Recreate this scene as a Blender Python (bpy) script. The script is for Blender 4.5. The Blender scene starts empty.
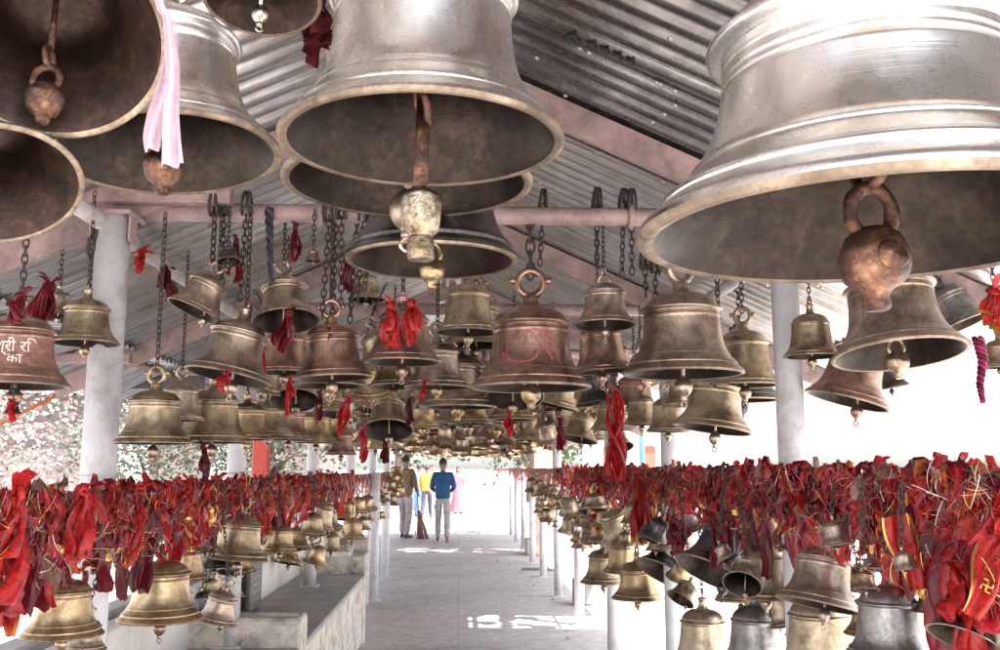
import bpy, math, random
from mathutils import Vector, Matrix, Quaternion
R_ = math.radians
rnd = random.Random(7)
scene = bpy.context.scene
COL = scene.collection

# ------------------------------------------------------------------ camera
F = 950.0                                   # focal length in photo pixels (1000 wide)
CAM = Vector((0, 0, 1.55))
pitch = math.atan(143 / F)
yaw = math.atan(40 / F * math.cos(pitch))
fwd = Vector((math.sin(yaw) * math.cos(pitch), math.cos(yaw) * math.cos(pitch), math.sin(pitch)))
right = Vector((math.cos(yaw), -math.sin(yaw), 0))
upv = right.cross(fwd)
cd = bpy.data.cameras.new('camera'); cam = bpy.data.objects.new('camera', cd); COL.objects.link(cam)
cam.location = CAM
cam.rotation_euler = Matrix((right, upv, -fwd)).transposed().to_euler()
cd.sensor_width = 36; cd.lens = F / 1000 * 36; cd.clip_start = 0.02; cd.clip_end = 2000
scene.camera = cam

def at(px, py, Y):
    d = fwd + right * ((px - 500) / F) + upv * ((325 - py) / F)
    return CAM + d * (Y / d.y)

def depth(p): return (p - CAM).dot(fwd)

# ------------------------------------------------------------------ materials
def nmat(name):
    m = bpy.data.materials.new(name); m.use_nodes = True
    nt = m.node_tree; b = nt.nodes['Principled BSDF']
    return m, nt, b
def N(nt, t, **kw):
    n = nt.nodes.new(t)
    for k, v in kw.items():
        if k in n.inputs: n.inputs[k].default_value = v
        else: setattr(n, k, v)
    return n
def ramp(nt, src, stops):
    r = nt.nodes.new('ShaderNodeValToRGB'); e = r.color_ramp.elements
    e[0].position, e[0].color = stops[0][0], (*stops[0][1], 1)
    e[1].position, e[1].color = stops[-1][0], (*stops[-1][1], 1)
    for p, c in stops[1:-1]:
        k = e.new(p); k.color = (*c, 1)
    nt.links.new(src, r.inputs[0]); return r
def mixc(nt, fac, a, b, mode='MIX'):
    m = nt.nodes.new('ShaderNodeMix'); m.data_type = 'RGBA'; m.blend_type = mode
    for i, s in ((0, fac), (6, a), (7, b)):
        if isinstance(s, (int, float)): m.inputs[i].default_value = s
        elif isinstance(s, tuple): m.inputs[i].default_value = (*s, 1)
        else: nt.links.new(s, m.inputs[i])
    return m.outputs[2]
def obj_coords(nt, jitter=True):
    tc = N(nt, 'ShaderNodeTexCoord')
    if not jitter: return tc.outputs['Object']
    oi = N(nt, 'ShaderNodeObjectInfo')
    mul = N(nt, 'ShaderNodeMath', operation='MULTIPLY'); mul.inputs[1].default_value = 37
    nt.links.new(oi.outputs['Random'], mul.inputs[0])
    add = N(nt, 'ShaderNodeVectorMath', operation='ADD')
    nt.links.new(tc.outputs['Object'], add.inputs[0]); nt.links.new(mul.outputs[0], add.inputs[1])
    return add.outputs[0]
def noise(nt, vec, scale, detail=6, rough=.6, dist=0):
    n = N(nt, 'ShaderNodeTexNoise'); n.inputs['Scale'].default_value = scale
    n.inputs['Detail'].default_value = detail; n.inputs['Roughness'].default_value = rough
    n.inputs['Distortion'].default_value = dist
    nt.links.new(vec, n.inputs['Vector']); return n
def stretch(nt, vec, s):
    m = N(nt, 'ShaderNodeMapping'); m.inputs['Scale'].default_value = s
    nt.links.new(vec, m.inputs['Vector']); return m.outputs[0]
def bump(nt, b, h, strength, dist=.01):
    bp = N(nt, 'ShaderNodeBump'); bp.inputs['Strength'].default_value = strength; bp.inputs['Distance'].default_value = dist
    nt.links.new(h, bp.inputs['Height']); nt.links.new(bp.outputs[0], b.inputs['Normal'])

def bell_metal(name, light, mid, dark, rough=.4, metallic=1.0, tarn=.5, rings=True, grime=.4, sc=2.2):
    m, nt, b = nmat(name)
    v = obj_coords(nt)
    n1 = noise(nt, v, sc, 8, .65, .6)
    r1 = ramp(nt, n1.outputs[0], [(.34, dark), (.5, mid), (.68, light)])
    n2 = noise(nt, v, 14, 8, .75)
    r2 = ramp(nt, n2.outputs[0], [(.4, (0, 0, 0)), (.66, (1, 1, 1))])
    k = N(nt, 'ShaderNodeMath', operation='MULTIPLY'); k.inputs[1].default_value = tarn
    nt.links.new(r2.outputs[0], k.inputs[0])
    dk = tuple(c * .55 for c in dark)
    c = mixc(nt, k.outputs[0], r1.outputs[0], dk)
    # vertical grime streaks
    n3 = noise(nt, stretch(nt, v, (9, 9, 1.1)), 1.6, 6, .6)
    r3 = ramp(nt, n3.outputs[0], [(.5, (0, 0, 0)), (.75, (grime, grime, grime))])
    c = mixc(nt, r3.outputs[0], c, dk)
    nt.links.new(c, b.inputs['Base Color'])
    b.inputs['Metallic'].default_value = metallic
    rr = N(nt, 'ShaderNodeMapRange'); rr.inputs['To Min'].default_value = rough - .08; rr.inputs['To Max'].default_value = rough + .16
    nt.links.new(n2.outputs[0], rr.inputs['Value']); nt.links.new(rr.outputs[0], b.inputs['Roughness'])
    # lathe rings plus dents
    if rings:
        n4 = noise(nt, stretch(nt, v, (.4, .4, 30)), 3, 3, .6)
        mx = N(nt, 'ShaderNodeMath', operation='MULTIPLY_ADD'); mx.inputs[1].default_value = .6
        nm = N(nt, 'ShaderNodeMath', operation='MULTIPLY'); nm.inputs[1].default_value = .12 if name == 'bell_silver' else .6
        nt.links.new(n2.outputs[0], nm.inputs[0]); nt.links.new(n4.outputs[0], mx.inputs[0]); nt.links.new(nm.outputs[0], mx.inputs[2])
        n5 = noise(nt, v, 3.2, 2, .5); m5 = N(nt, 'ShaderNodeMath', operation='MULTIPLY_ADD'); m5.inputs[1].default_value = 2.2 if name != 'bell_silver' else 3.0
        nt.links.new(n5.outputs[0], m5.inputs[0]); nt.links.new(mx.outputs[0], m5.inputs[2])
        bump(nt, b, m5.outputs[0], .11 if name != 'bell_silver' else .05, .02)
    else:
        bump(nt, b, n2.outputs[0], .35, .03)
    return m

M = {}
S = {   # light, mid, dark
 'silver': ((.82, .81, .80), (.72, .70, .68), (.58, .52, .44)),
 'grey':   ((.62, .49, .39), (.46, .36, .285), (.24, .18, .145)),
 'copper': ((.60, .385, .295), (.42, .265, .205), (.20, .125, .10)),
 'brass':  ((.65, .48, .29), (.49, .355, .21), (.25, .175, .105)),
 'olive':  ((.54, .42, .29), (.40, .31, .21), (.20, .15, .105)),
 'dark':   ((.21, .19, .19), (.125, .112, .115), (.06, .055, .056)),
 'pale':   ((.66, .54, .39), (.52, .41, .29), (.29, .22, .155)),
 'steel':  ((.46, .44, .42), (.33, .31, .30), (.18, .165, .155)),
}
for k, (a, b_, c) in S.items():
    sv = k == 'silver'
    M[k] = bell_metal('bell_' + k, a, b_, c, metallic=1.0 if sv else .88, rough=.25 if sv else .30, tarn=.10 if sv else .42, grime=.22 if sv else .4, sc=1.7 if sv else 2.2)
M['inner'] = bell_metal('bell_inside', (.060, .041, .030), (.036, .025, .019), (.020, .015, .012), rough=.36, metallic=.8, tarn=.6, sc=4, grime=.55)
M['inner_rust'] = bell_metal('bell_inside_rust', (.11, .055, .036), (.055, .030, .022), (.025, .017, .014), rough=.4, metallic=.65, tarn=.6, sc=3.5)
M['lip'] = bell_metal('bell_lip', (.52, .42, .31), (.34, .26, .19), (.16, .115, .085), rough=.38, metallic=.75, tarn=.4, rings=False)
M['rust'] = bell_metal('rusty_iron', (.50, .27, .16), (.20, .10, .07), (.06, .038, .034), rough=.36, metallic=.8, tarn=.7, rings=False, sc=5)
M['chain'] = bell_metal('chain_iron', (.16, .12, .10), (.09, .07, .06), (.05, .04, .04), rough=.5, metallic=.7, tarn=.4, rings=False)
M['worn'] = bell_metal('worn_clapper', (.70, .62, .50), (.48, .38, .25), (.12, .08, .05), rough=.2, metallic=1, tarn=1.0, rings=False, grime=.2)

def plain(name, col, rough=.7, metallic=0, var=.25, scale=6, bmp=.2, dirt=None, spec=None, jitter=True):
    m, nt, b = nmat(name); v = obj_coords(nt, jitter)
    n = noise(nt, v, scale, 8, .65)
    lo = tuple(c * (1 - var) for c in col); hi = tuple(min(1, c * (1 + var)) for c in col)
    r = ramp(nt, n.outputs[0], [(.3, lo), (.7, hi)])
    c = r.outputs[0]
    if dirt:
        n2 = noise(nt, v, scale * .6, 10, .75, .5)
        r2 = ramp(nt, n2.outputs[0], [(.5, (0, 0, 0)), (.68, (1, 1, 1))])
        c = mixc(nt, r2.outputs[0], c, dirt)
    nt.links.new(c, b.inputs['Base Color'])
    b.inputs['Roughness'].default_value = rough; b.inputs['Metallic'].default_value = metallic
    if bmp: bump(nt, b, n.outputs[0], bmp, .01)
    return m
M['pole'] = plain('white_painted_pipe', (.64, .63, .66), .45, var=.12, scale=9, bmp=.2, dirt=(.42, .37, .36))
M['pinkpipe'] = plain('pink_primer_steel', (.36, .25, .24), .5, var=.3, scale=9, bmp=.3, dirt=(.15, .115, .11))
M['darksteel'] = plain('dark_steel', (.12, .10, .10), .5, metallic=.4)
M['dullpipe'] = plain('dull_pale_pipe', (.40, .36, .35), .5, var=.25, scale=9, bmp=.3, dirt=(.22, .18, .17))
M['bright'] = plain('bright_zinc', (.55, .54, .53), .3, metallic=.8, var=.1)
M['whitewall'] = plain('whitewashed_plaster', (.74, .72, .70), .9, var=.1, scale=3, dirt=(.55, .52, .48))
M['tanwall'] = plain('pinkish_plaster', (.17, .135, .13), .9, var=.3, scale=2, dirt=(.10, .08, .075))
M['bench'] = plain('weathered_plaster', (.62, .56, .50), .9, var=.3, scale=9, dirt=(.15, .12, .11), bmp=.7)
M['seat'] = plain('cement_seat', (.40, .38, .37), .7, var=.2, scale=6, dirt=(.27, .25, .24), bmp=.2)
M['plaque'] = plain('slate_plaque', (.10, .09, .09), .5, var=.3, scale=30)
M['beige'] = plain('beige_stone', (.52, .44, .35), .85, var=.2, scale=9, bmp=.4, dirt=(.40, .33, .27))
M['block'] = plain('grey_stone_block', (.30, .30, .28), .9, var=.3, scale=12, bmp=.4)
M['orange'] = plain('orange_paint', (.70, .20, .08), .6, var=.1)
M['teal'] = plain('teal_paint', (.06, .24, .25), .6, var=.1)
M['redpaint'] = plain('red_paint', (.62, .09, .06), .6, var=.1)
M['glass'] = plain('window_glass', (.55, .60, .62), .15, var=.05, bmp=0)
M['bark'] = plain('bark', (.16, .12, .09), .9, var=.4, scale=14, bmp=.6)
M['paint_text'] = plain('pale_paint_letters', (.72, .60, .58), .7, var=.15, scale=20)
M['paint_pink'] = plain('faded_pink_paint', (.34, .085, .09), .6, var=.45, scale=14, bmp=0)
M['paint_band'] = plain('faded_rust_paint', (.28, .14, .105), .5, metallic=.3, var=.5, scale=9, bmp=0, dirt=(.12, .07, .06))
M['ink'] = plain('black_ink', (.02, .02, .02), .7, bmp=0)
def leafmat(name, a, b_):
    m, nt, b = nmat(name)
    g = N(nt, 'ShaderNodeNewGeometry')
    r = ramp(nt, g.outputs['Random Per Island'], [(0, a), (1, b_)])
    nt.links.new(r.outputs[0], b.inputs['Base Color']); b.inputs['Roughness'].default_value = .6
    tr = N(nt, 'ShaderNodeBsdfTranslucent'); nt.links.new(r.outputs[0], tr.inputs['Color'])
    mx = N(nt, 'ShaderNodeMixShader'); mx.inputs[0].default_value = .3
    nt.links.new(b.outputs[0], mx.inputs[1]); nt.links.new(tr.outputs[0], mx.inputs[2])
    nt.links.new(mx.outputs[0], nt.nodes['Material Output'].inputs[0])
    return m
M['leaf_grey'] = leafmat('grey_green_leaves', (.035, .045, .03), (.19, .20, .16))
M['leaf_green'] = leafmat('green_leaves', (.03, .05, .02), (.10, .12, .05))
M['leaf_pink'] = leafmat('pink_bracts', (.36, .15, .16), (.50, .42, .42))

def clothmat(name, stops, sheen=True, rough=.36):
    m, nt, b = nmat(name)
    oi = N(nt, 'ShaderNodeObjectInfo')
    r = ramp(nt, oi.outputs['Random'], stops)
    v = obj_coords(nt)
    n = noise(nt, v, 55, 6, .7)
    r2 = ramp(nt, n.outputs[0], [(.36, (.35, .35, .38)), (.62, (1, 1, 1))])
    c = mixc(nt, 1.0, r.outputs[0], r2.outputs[0], 'MULTIPLY')
    nt.links.new(c, b.inputs['Base Color']); b.inputs['Roughness'].default_value = rough
    tr = N(nt, 'ShaderNodeBsdfTranslucent'); nt.links.new(c, tr.inputs['Color'])
    mx = N(nt, 'ShaderNodeMixShader'); mx.inputs[0].default_value = .40
    bump(nt, b, n.outputs[0], .25, .004)
    nt.links.new(b.outputs[0], mx.inputs[1]); nt.links.new(tr.outputs[0], mx.inputs[2])
    nt.links.new(mx.outputs[0], nt.nodes['Material Output'].inputs[0])
    return m
M['red'] = clothmat('red_votive_cloth', [(0, (.22, .012, .022)), (.3, (.46, .016, .028)), (.75, (.64, .028, .034)), (1, (.72, .12, .04))])
M['redbright'] = clothmat('bright_red_cloth', [(0, (.60, .016, .026)), (1, (.68, .035, .03))])
M['orangerag'] = clothmat('orange_red_cloth', [(0, (.78, .14, .03)), (1, (.78, .20, .05))])
M['palerag'] = clothmat('dusty_pink_cloth', [(0, (.50, .26, .24)), (1, (.52, .28, .26))])
M['maroon'] = clothmat('maroon_cloth', [(0, (.13, .010, .018)), (1, (.26, .014, .026))])
M['pinkcloth'] = plain('pale_pink_cloth', (.56, .42, .47), .9, var=.12, scale=60, bmp=.5)
M['magenta'] = clothmat('magenta_cord', [(0, (.50, .03, .16)), (1, (.55, .04, .18))])
def tins(name, c, rough=.3, met=.8):
    m, nt, b = nmat(name); b.inputs['Base Color'].default_value = (*c, 1); b.inputs['Roughness'].default_value = rough
    b.inputs['Metallic'].default_value = met; return m
M['gold'] = tins('gold_thread', (.62, .34, .10))
M['silverthread'] = tins('silver_tinsel', (.60, .54, .52), .35, .6)
M['pinktinsel'] = tins('pink_tinsel', (.62, .22, .30), .4, .4)
M['redtinsel'] = tins('red_tinsel', (.45, .02, .04), .4, .3)
M['browntinsel'] = tins('brown_thread', (.16, .08, .06), .7, .1)
def person_mat(name, c, rough=.8): return plain(name, c, rough, var=.35, scale=9, bmp=.9)
M['skin'] = person_mat('brown_skin', (.27, .15, .10), .55)
M['hair'] = person_mat('black_hair', (.02, .017, .015), .5)
M['navy'] = person_mat('blue_knit', (.012, .07, .19))
M['greytr'] = person_mat('grey_trousers', (.36, .32, .33))
M['darktr'] = person_mat('dark_trousers', (.05, .05, .08))
M['brownvest'] = person_mat('brown_jacket', (.16, .115, .065))
M['orangej'] = person_mat('orange_jacket', (.75, .28, .05))
M['bluecl'] = person_mat('light_blue_cloth', (.16, .28, .52))
M['pinkcl'] = person_mat('pink_sari', (.34, .11, .14))
M['whitecl'] = person_mat('white_cloth', (.72, .70, .70))
M['shoe'] = person_mat('black_shoe', (.03, .03, .03), .5)
M['brownshoe'] = person_mat('tan_shoe', (.35, .13, .07), .6)
M['straw'] = person_mat('broom_straw', (.30, .16, .13))

# floor
m, nt, b = nmat('concrete_path'); v = obj_coords(nt, False)
n1 = noise(nt, v, .7, 10, .65, .4); n2 = noise(nt, v, 9, 10, .7); n3 = noise(nt, v, 60, 4, .6)
r1 = ramp(nt, n1.outputs[0], [(.35, (.47, .435, .43)), (.65, (.63, .595, .585))])
r2 = ramp(nt, n2.outputs[0], [(.38, (.70, .68, .67)), (.62, (1, 1, 1))])
c = mixc(nt, 1.0, r1.outputs[0], r2.outputs[0], 'MULTIPLY')
vo = N(nt, 'ShaderNodeTexVoronoi', feature='DISTANCE_TO_EDGE'); vo.inputs['Scale'].default_value = .8
nd = noise(nt, v, 2.5, 5, .6); md = mixc(nt, .14, v, nd.outputs[1]); nt.links.new(md, vo.inputs['Vector'])
cr = ramp(nt, vo.outputs['Distance'], [(0, (.82, .81, .80)), (.006, (1, 1, 1))])
c = mixc(nt, 1.0, c, cr.outputs[0], 'MULTIPLY')
wv = N(nt, 'ShaderNodeTexBrick'); wv.inputs['Scale'].default_value = 1; wv.inputs['Mortar Size'].default_value = .008; wv.inputs['Brick Width'].default_value = 1.95; wv.inputs['Row Height'].default_value = 1.7
wv.offset = 0; wv.inputs['Color1'].default_value = (1, 1, 1, 1); wv.inputs['Color2'].default_value = (.93, .92, .92, 1); wv.inputs['Mortar'].default_value = (.80, .78, .77, 1)
nt.links.new(md, wv.inputs['Vector']); md2 = mixc(nt, .012, v, nd.outputs[1]); nt.links.new(md2, wv.inputs['Vector']); c = mixc(nt, 1.0, c, wv.outputs[0], 'MULTIPLY')
nt.links.new(c, b.inputs['Base Color']); b.inputs['Roughness'].default_value = .62
bump(nt, b, n3.outputs[0], .25, .004); M['path'] = m
M['ground'] = plain('pale_ground', (.48, .46, .45), .9, var=.2, scale=.6, bmp=.2, dirt=(.36, .34, .32), jitter=False)

# corrugated sheet
def sheetmat(name, st, rust, met, r0, r1_):
    m, nt, b = nmat(name); v = obj_coords(nt)
    n1 = noise(nt, v, 2.5, 8, .7, .5); n2 = noise(nt, v, 18, 6, .7)
    r1 = ramp(nt, n1.outputs[0], [(.3, st[0]), (.5, st[1]), (.72, st[2])])
    n3 = noise(nt, v, 1.6, 8, .75)
    r3 = ramp(nt, n3.outputs[0], [(.5, (0, 0, 0)), (.70, (.7, .7, .7))])
    c = mixc(nt, r3.outputs[0], r1.outputs[0], rust)
    n4 = noise(nt, stretch(nt, v, (1.2, 30, 1.2)), 2, 5, .7)
    r4 = ramp(nt, n4.outputs[0], [(.45, (0, 0, 0)), (.7, (.5, .5, .5))]); c = mixc(nt, r4.outputs[0], c, tuple(x * .5 for x in rust))
    nt.links.new(c, b.inputs['Base Color']); b.inputs['Metallic'].default_value = met
    rr = N(nt, 'ShaderNodeMapRange'); rr.inputs['To Min'].default_value = r0; rr.inputs['To Max'].default_value = r1_
    nt.links.new(n2.outputs[0], rr.inputs['Value']); nt.links.new(rr.outputs[0], b.inputs['Roughness'])
    bump(nt, b, n2.outputs[0], .15, .01); return m
M['sheet'] = sheetmat('galvanised_sheet', ((.44, .43, .42), (.62, .61, .60), (.76, .75, .74)), (.28, .23, .20), .92, .20, .42)
M['oldshadesheet'] = sheetmat('old_shaded_sheet', ((.13, .12, .12), (.23, .22, .215), (.40, .39, .38)), (.11, .085, .07), .92, .16, .36)  # older sheets, with the near right slope's shade also put into the colour

# ------------------------------------------------------------------ mesh helpers
class MB:
    def __init__(s): s.v = []; s.f = []; s.m = []; s.sm = []
    def add(s, v, f, mat=0, smooth=True):
        o = len(s.v); s.v += [tuple(p) for p in v]
        for q in f:
            s.f.append(tuple(i + o for i in q)); s.m.append(mat); s.sm.append(smooth)
        return s
    def lathe(s, prof, seg=32, mat=0, c=(0, 0, 0), ax=None):
        v = []; f = []; n = len(prof)
        for i in range(seg):
            a = 2 * math.pi * i / seg; ca, sa = math.cos(a), math.sin(a)
            for (r, z) in prof:
                p = Vector((r * ca, r * sa, z))
                if ax: p = ax @ p
                v.append((p.x + c[0], p.y + c[1], p.z + c[2]))
        for i in range(seg):
            j = (i + 1) % seg
            for k in range(n - 1):
                f.append((i * n + k, j * n + k, j * n + k + 1, i * n + k + 1))
        s.add(v, f, mat); return s
    def tube(s, pts, rad, seg=8, mat=0, closed=False, smooth=True, cap=True):
        pts = [Vector(p) for p in pts]; n = len(pts); v = []; f = []
        rads = rad if isinstance(rad, (list, tuple)) else [rad] * n
        nrm = None
        for i, p in enumerate(pts):
            if closed: t = pts[(i + 1) % n] - pts[i - 1]
            else: t = pts[min(i + 1, n - 1)] - pts[max(i - 1, 0)]
            t.normalize()
            if nrm is None:
                nrm = t.orthogonal().normalized()
            nrm = (nrm - t * nrm.dot(t))
            if nrm.length < 1e-6: nrm = t.orthogonal()
            nrm.normalize(); bi = t.cross(nrm)
            for k in range(seg):
                a = 2 * math.pi * k / seg
                v.append(p + (nrm * math.cos(a) + bi * math.sin(a)) * rads[i])
        for i in range(n if closed else n - 1):
            j = (i + 1) % n
            for k in range(seg):
                l = (k + 1) % seg
                f.append((i * seg + k, i * seg + l, j * seg + l, j * seg + k))
        if cap and not closed:
            f.append(tuple(range(seg))[::-1]); f.append(tuple((n - 1) * seg + k for k in range(seg)))
        s.add(v, f, mat, smooth); return s
    def torus(s, c, Rm, r, axis=(0, 1, 0), seg=20, sub=8, mat=0, sx=1, sy=1):
        q = Vector((0, 0, 1)).rotation_difference(Vector(axis))
        pts = [Vector(c) + q @ Vector((Rm * sx * math.cos(2 * math.pi * i / seg), Rm * sy * math.sin(2 * math.pi * i / seg), 0)) for i in range(seg)]
        return s.tube(pts, r, sub, mat, closed=True)
    def box(s, c, d, mat=0, bev=0.0, rot=None):
        hx, hy, hz = d[0] / 2, d[1] / 2, d[2] / 2; b = min(bev, hx * .9, hy * .9, hz * .9)
        v = []; f = []
        if b <= 0:
            for x in (-hx, hx):
                for y in (-hy, hy):
                    for z in (-hz, hz): v.append(Vector((x, y, z)))
            f = [(0, 1, 3, 2), (4, 6, 7, 5), (0, 4, 5, 1), (2, 3, 7, 6), (0, 2, 6, 4), (1, 5, 7, 3)]
        else:
            idx = {}
            for x in (-1, 1):
                for y in (-1, 1):
                    for z in (-1, 1):
                        for a in range(3):
                            p = [x * (hx - b), y * (hy - b), z * (hz - b)]
                            p[a] = (x * hx, y * hy, z * hz)[a]
                            idx[(x, y, z, a)] = len(v); v.append(Vector(p))
            for a in range(3):
                o1, o2 = [(1, 2), (2, 0), (0, 1)][a]
                for sgn in (-1, 1):
                    q = []
                    for (u, w) in ((-1, -1), (1, -1), (1, 1), (-1, 1)):
                        k = [0, 0, 0]; k[a] = sgn; k[o1] = u; k[o2] = w; q.append(idx[(*k, a)])
                    f.append(tuple(q if sgn > 0 else q[::-1]))
            for a in range(3):
                o1, o2 = [(1, 2), (2, 0), (0, 1)][a]
                for u in (-1, 1):
                    for w in (-1, 1):
                        k0 = [0, 0, 0]; k1 = [0, 0, 0]; k0[a] = -1; k1[a] = 1
                        k0[o1] = k1[o1] = u; k0[o2] = k1[o2] = w
                        q = [idx[(*k0, o1)], idx[(*k1, o1)], idx[(*k1, o2)], idx[(*k0, o2)]]
                        f.append(tuple(q if u * w > 0 else q[::-1]))
            for x in (-1, 1):
                for y in (-1, 1):
                    for z in (-1, 1):
                        q = [idx[(x, y, z, 0)], idx[(x, y, z, 1)], idx[(x, y, z, 2)]]
                        f.append(tuple(q if x * y * z > 0 else q[::-1]))
        if rot: v = [rot @ p for p in v]
        s.add([(p.x + c[0], p.y + c[1], p.z + c[2]) for p in v], f, mat, False); return s
    def mesh(s, name, mats):
        me = bpy.data.meshes.new(name); me.from_pydata(s.v, [], s.f)
        me.polygons.foreach_set('material_index', s.m); me.polygons.foreach_set('use_smooth', s.sm)
        for x in mats: me.materials.append(x)
        me.update(); return me
def link(name, data, parent=None, loc=(0, 0, 0)):
    o = bpy.data.objects.new(name, data); COL.objects.link(o); o.location = loc
    if parent: o.parent = parent
    return o
def tag(o, label=None, cat=None, group=None, kind=None):
    if label: o['label'] = label
    if cat: o['category'] = cat
    if group: o['group'] = group
    if kind: o['kind'] = kind
    return o
def thing(name, label, cat, loc=(0, 0, 0), group=None):
    o = link(name, None, None, loc); o.empty_display_size = .05
    return tag(o, label, cat, group)
def own(o, *mats):      # give an object its own materials on shared mesh data
    for i, mt in enumerate(mats):
        o.material_slots[i].link = 'OBJECT'; o.material_slots[i].material = mt

# ------------------------------------------------------------------ bell meshes (rim radius 1)
def fine(prof, n=3):
    out = []
    P = [Vector(p) for p in prof]
    for i in range(len(P) - 1):
        a, b_, c_, d = P[max(i - 1, 0)], P[i], P[i + 1], P[min(i + 2, len(P) - 1)]
        for k in range(n):
            t = k / n
            out.append(.5 * ((2 * b_) + (c_ - a) * t + (2 * a - 5 * b_ + 4 * c_ - d) * t * t + (3 * b_ - a - 3 * c_ + d) * t ** 3))
    out.append(P[-1]); return [(max(0, p.x), p.y) for p in out]
OUT = {
 'flared': [[(1.0, .035), (.985, .06), (.93, .115), (.89, .15)], [(.89, .15), (.891, .165), (.884, .183), (.865, .2)],
            [(.865, .2), (.80, .27), (.775, .305)], [(.775, .305), (.770, .322), (.755, .34)],
            [(.755, .34), (.70, .45), (.66, .60), (.635, .78), (.625, .94)], [(.625, .94), (.635, .955), (.625, .97)], [(.625, .97), (.62, 1.04)],
            [(.62, 1.04), (.67, 1.055), (.685, 1.085), (.66, 1.11), (.61, 1.12)], [(.61, 1.12), (.57, 1.20), (.48, 1.28), (.34, 1.34), (.17, 1.37), (.13, 1.38)]],
 'tall':   [[(1.0, .03), (.97, .07), (.92, .12)], [(.92, .12), (.93, .14), (.915, .165), (.88, .175)],
            [(.88, .175), (.80, .30), (.74, .48), (.70, .70), (.67, .95), (.655, 1.15)], [(.655, 1.15), (.69, 1.165), (.69, 1.20), (.65, 1.215)],
            [(.65, 1.215), (.60, 1.34), (.48, 1.46), (.32, 1.53), (.15, 1.56), (.12, 1.57)]],
 'broad':  [[(1.0, .035), (.985, .07), (.93, .115), (.895, .145)], [(.895, .145), (.90, .16), (.89, .18), (.86, .195)],
            [(.86, .195), (.79, .26), (.765, .29)], [(.765, .29), (.765, .305), (.745, .32)], [(.745, .32), (.68, .43), (.635, .56), (.612, .68)], [(.612, .68), (.603, .686), (.611, .692)], [(.611, .692), (.606, .72)], [(.606, .72), (.598, .726), (.605, .732)], [(.605, .732), (.60, .78)], [(.60, .78), (.606, .788), (.60, .796)], [(.60, .796), (.597, .835)],
            [(.597, .835), (.655, .85), (.672, .88), (.65, .91), (.60, .925)], [(.60, .925), (.56, 1.0), (.46, 1.08), (.32, 1.13), (.16, 1.16), (.13, 1.17)]],
 'squat':  [[(1.0, .04), (.99, .09), (.94, .12), (.935, .15)], [(.935, .15), (.95, .17), (.935, .20), (.90, .215)],
            [(.90, .215), (.80, .36), (.74, .52), (.70, .70), (.68, .86)], [(.68, .86), (.74, .875), (.75, .91), (.70, .935)],
            [(.70, .935), (.64, 1.03), (.50, 1.12), (.33, 1.17), (.16, 1.19), (.13, 1.20)]],
}
TOP = {'broad': 1.17, 'flared': 1.38, 'tall': 1.57, 'squat': 1.20}
def outer(kind):
    p = []
    for seg in OUT[kind]:
        q = fine(seg, 3)
        p += q if not p else q[1:]
    return p
def body_mesh(kind, seg):
    o = outer(kind); T = TOP[kind]
    inn = [(.93, .012), (.90, .05), (.80, .20), (.70, .38), (.62, .58), (.575, .8), (.56, T - .33), (.50, T - .20), (.33, T - .09), (.0, T - .06)]
    lip = [(1.0, .035), (.995, .012), (.965, 0), (.93, .012)]
    b = MB()
    b.lathe(o + [(0, o[-1][1] + .002)], seg, 0)
    b.lathe(fine(inn, 2), seg, 1)
    b.lathe(lip[::-1], seg, 2)
    # outward normals: flip outer
    for i in range(len(b.f)): pass
    return b.mesh('bell_body_' + kind, [M['brass'], M['inner'], M['lip']])
BODY = {(k, h): body_mesh(k, sg) for k in OUT for h, sg in (('hi', 96), ('lo', 36))}
PROF = {k: outer(k) for k in OUT}
def rad_at(kind, z):
    p = PROF[kind]
    for (r0, z0), (r1, z1) in zip(p, p[1:]):
        if z0 <= z <= z1 and z1 > z0: return r0 + (r1 - r0) * (z - z0) / (z1 - z0)
    return .65
def crown_mesh(kind, style, hi):
    T = TOP[kind]; sg = 20 if hi else 10; b = MB()
    if style == 'ring':
        b.lathe([(.20, T - .02), (.155, T + .03), (.13, T + .10), (.14, T + .16), (.09, T + .2)], sg)
        b.torus((0, 0, T + .40), .215, .065, (0, 1, 0), sg + 4, 8)
        for sx in (-1, 1):
            b.lathe([(0, -.07), (.055, -.045), (.07, 0), (.055, .045), (0, .07)], 10, 0, (sx * .30, 0, T + .44))
        h = T + .56
    elif style == 'stub':
        b.lathe([(.20, T - .02), (.14, T + .04), (.115, T + .14), (.12, T + .25), (.15, T + .28), (.13, T + .32), (0, T + .33)], sg)
        b.torus((0, 0, T + .40), .10, .035, (1, 0, 0), sg, 6)
        h = T + .46
    else:                # twin arched lugs
        for sx in (-1, 1):
            b.tube([(sx * .17, 0, T - .03), (sx * .19, 0, T + .12), (sx * .15, 0, T + .24), (0, 0, T + .30)], [.06, .06, .055, .055], 8)
        b.torus((0, 0, T + .38), .13, .04, (1, 0, 0), sg, 6)
        h = T + .46
    return b.mesh('bell_crown_' + style, [M['brass']]), h
CROWN = {(k, st, h): crown_mesh(k, st, h == 'hi') for k in OUT for st in ('ring', 'stub', 'lug') for h in ('hi', 'lo')}
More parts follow.
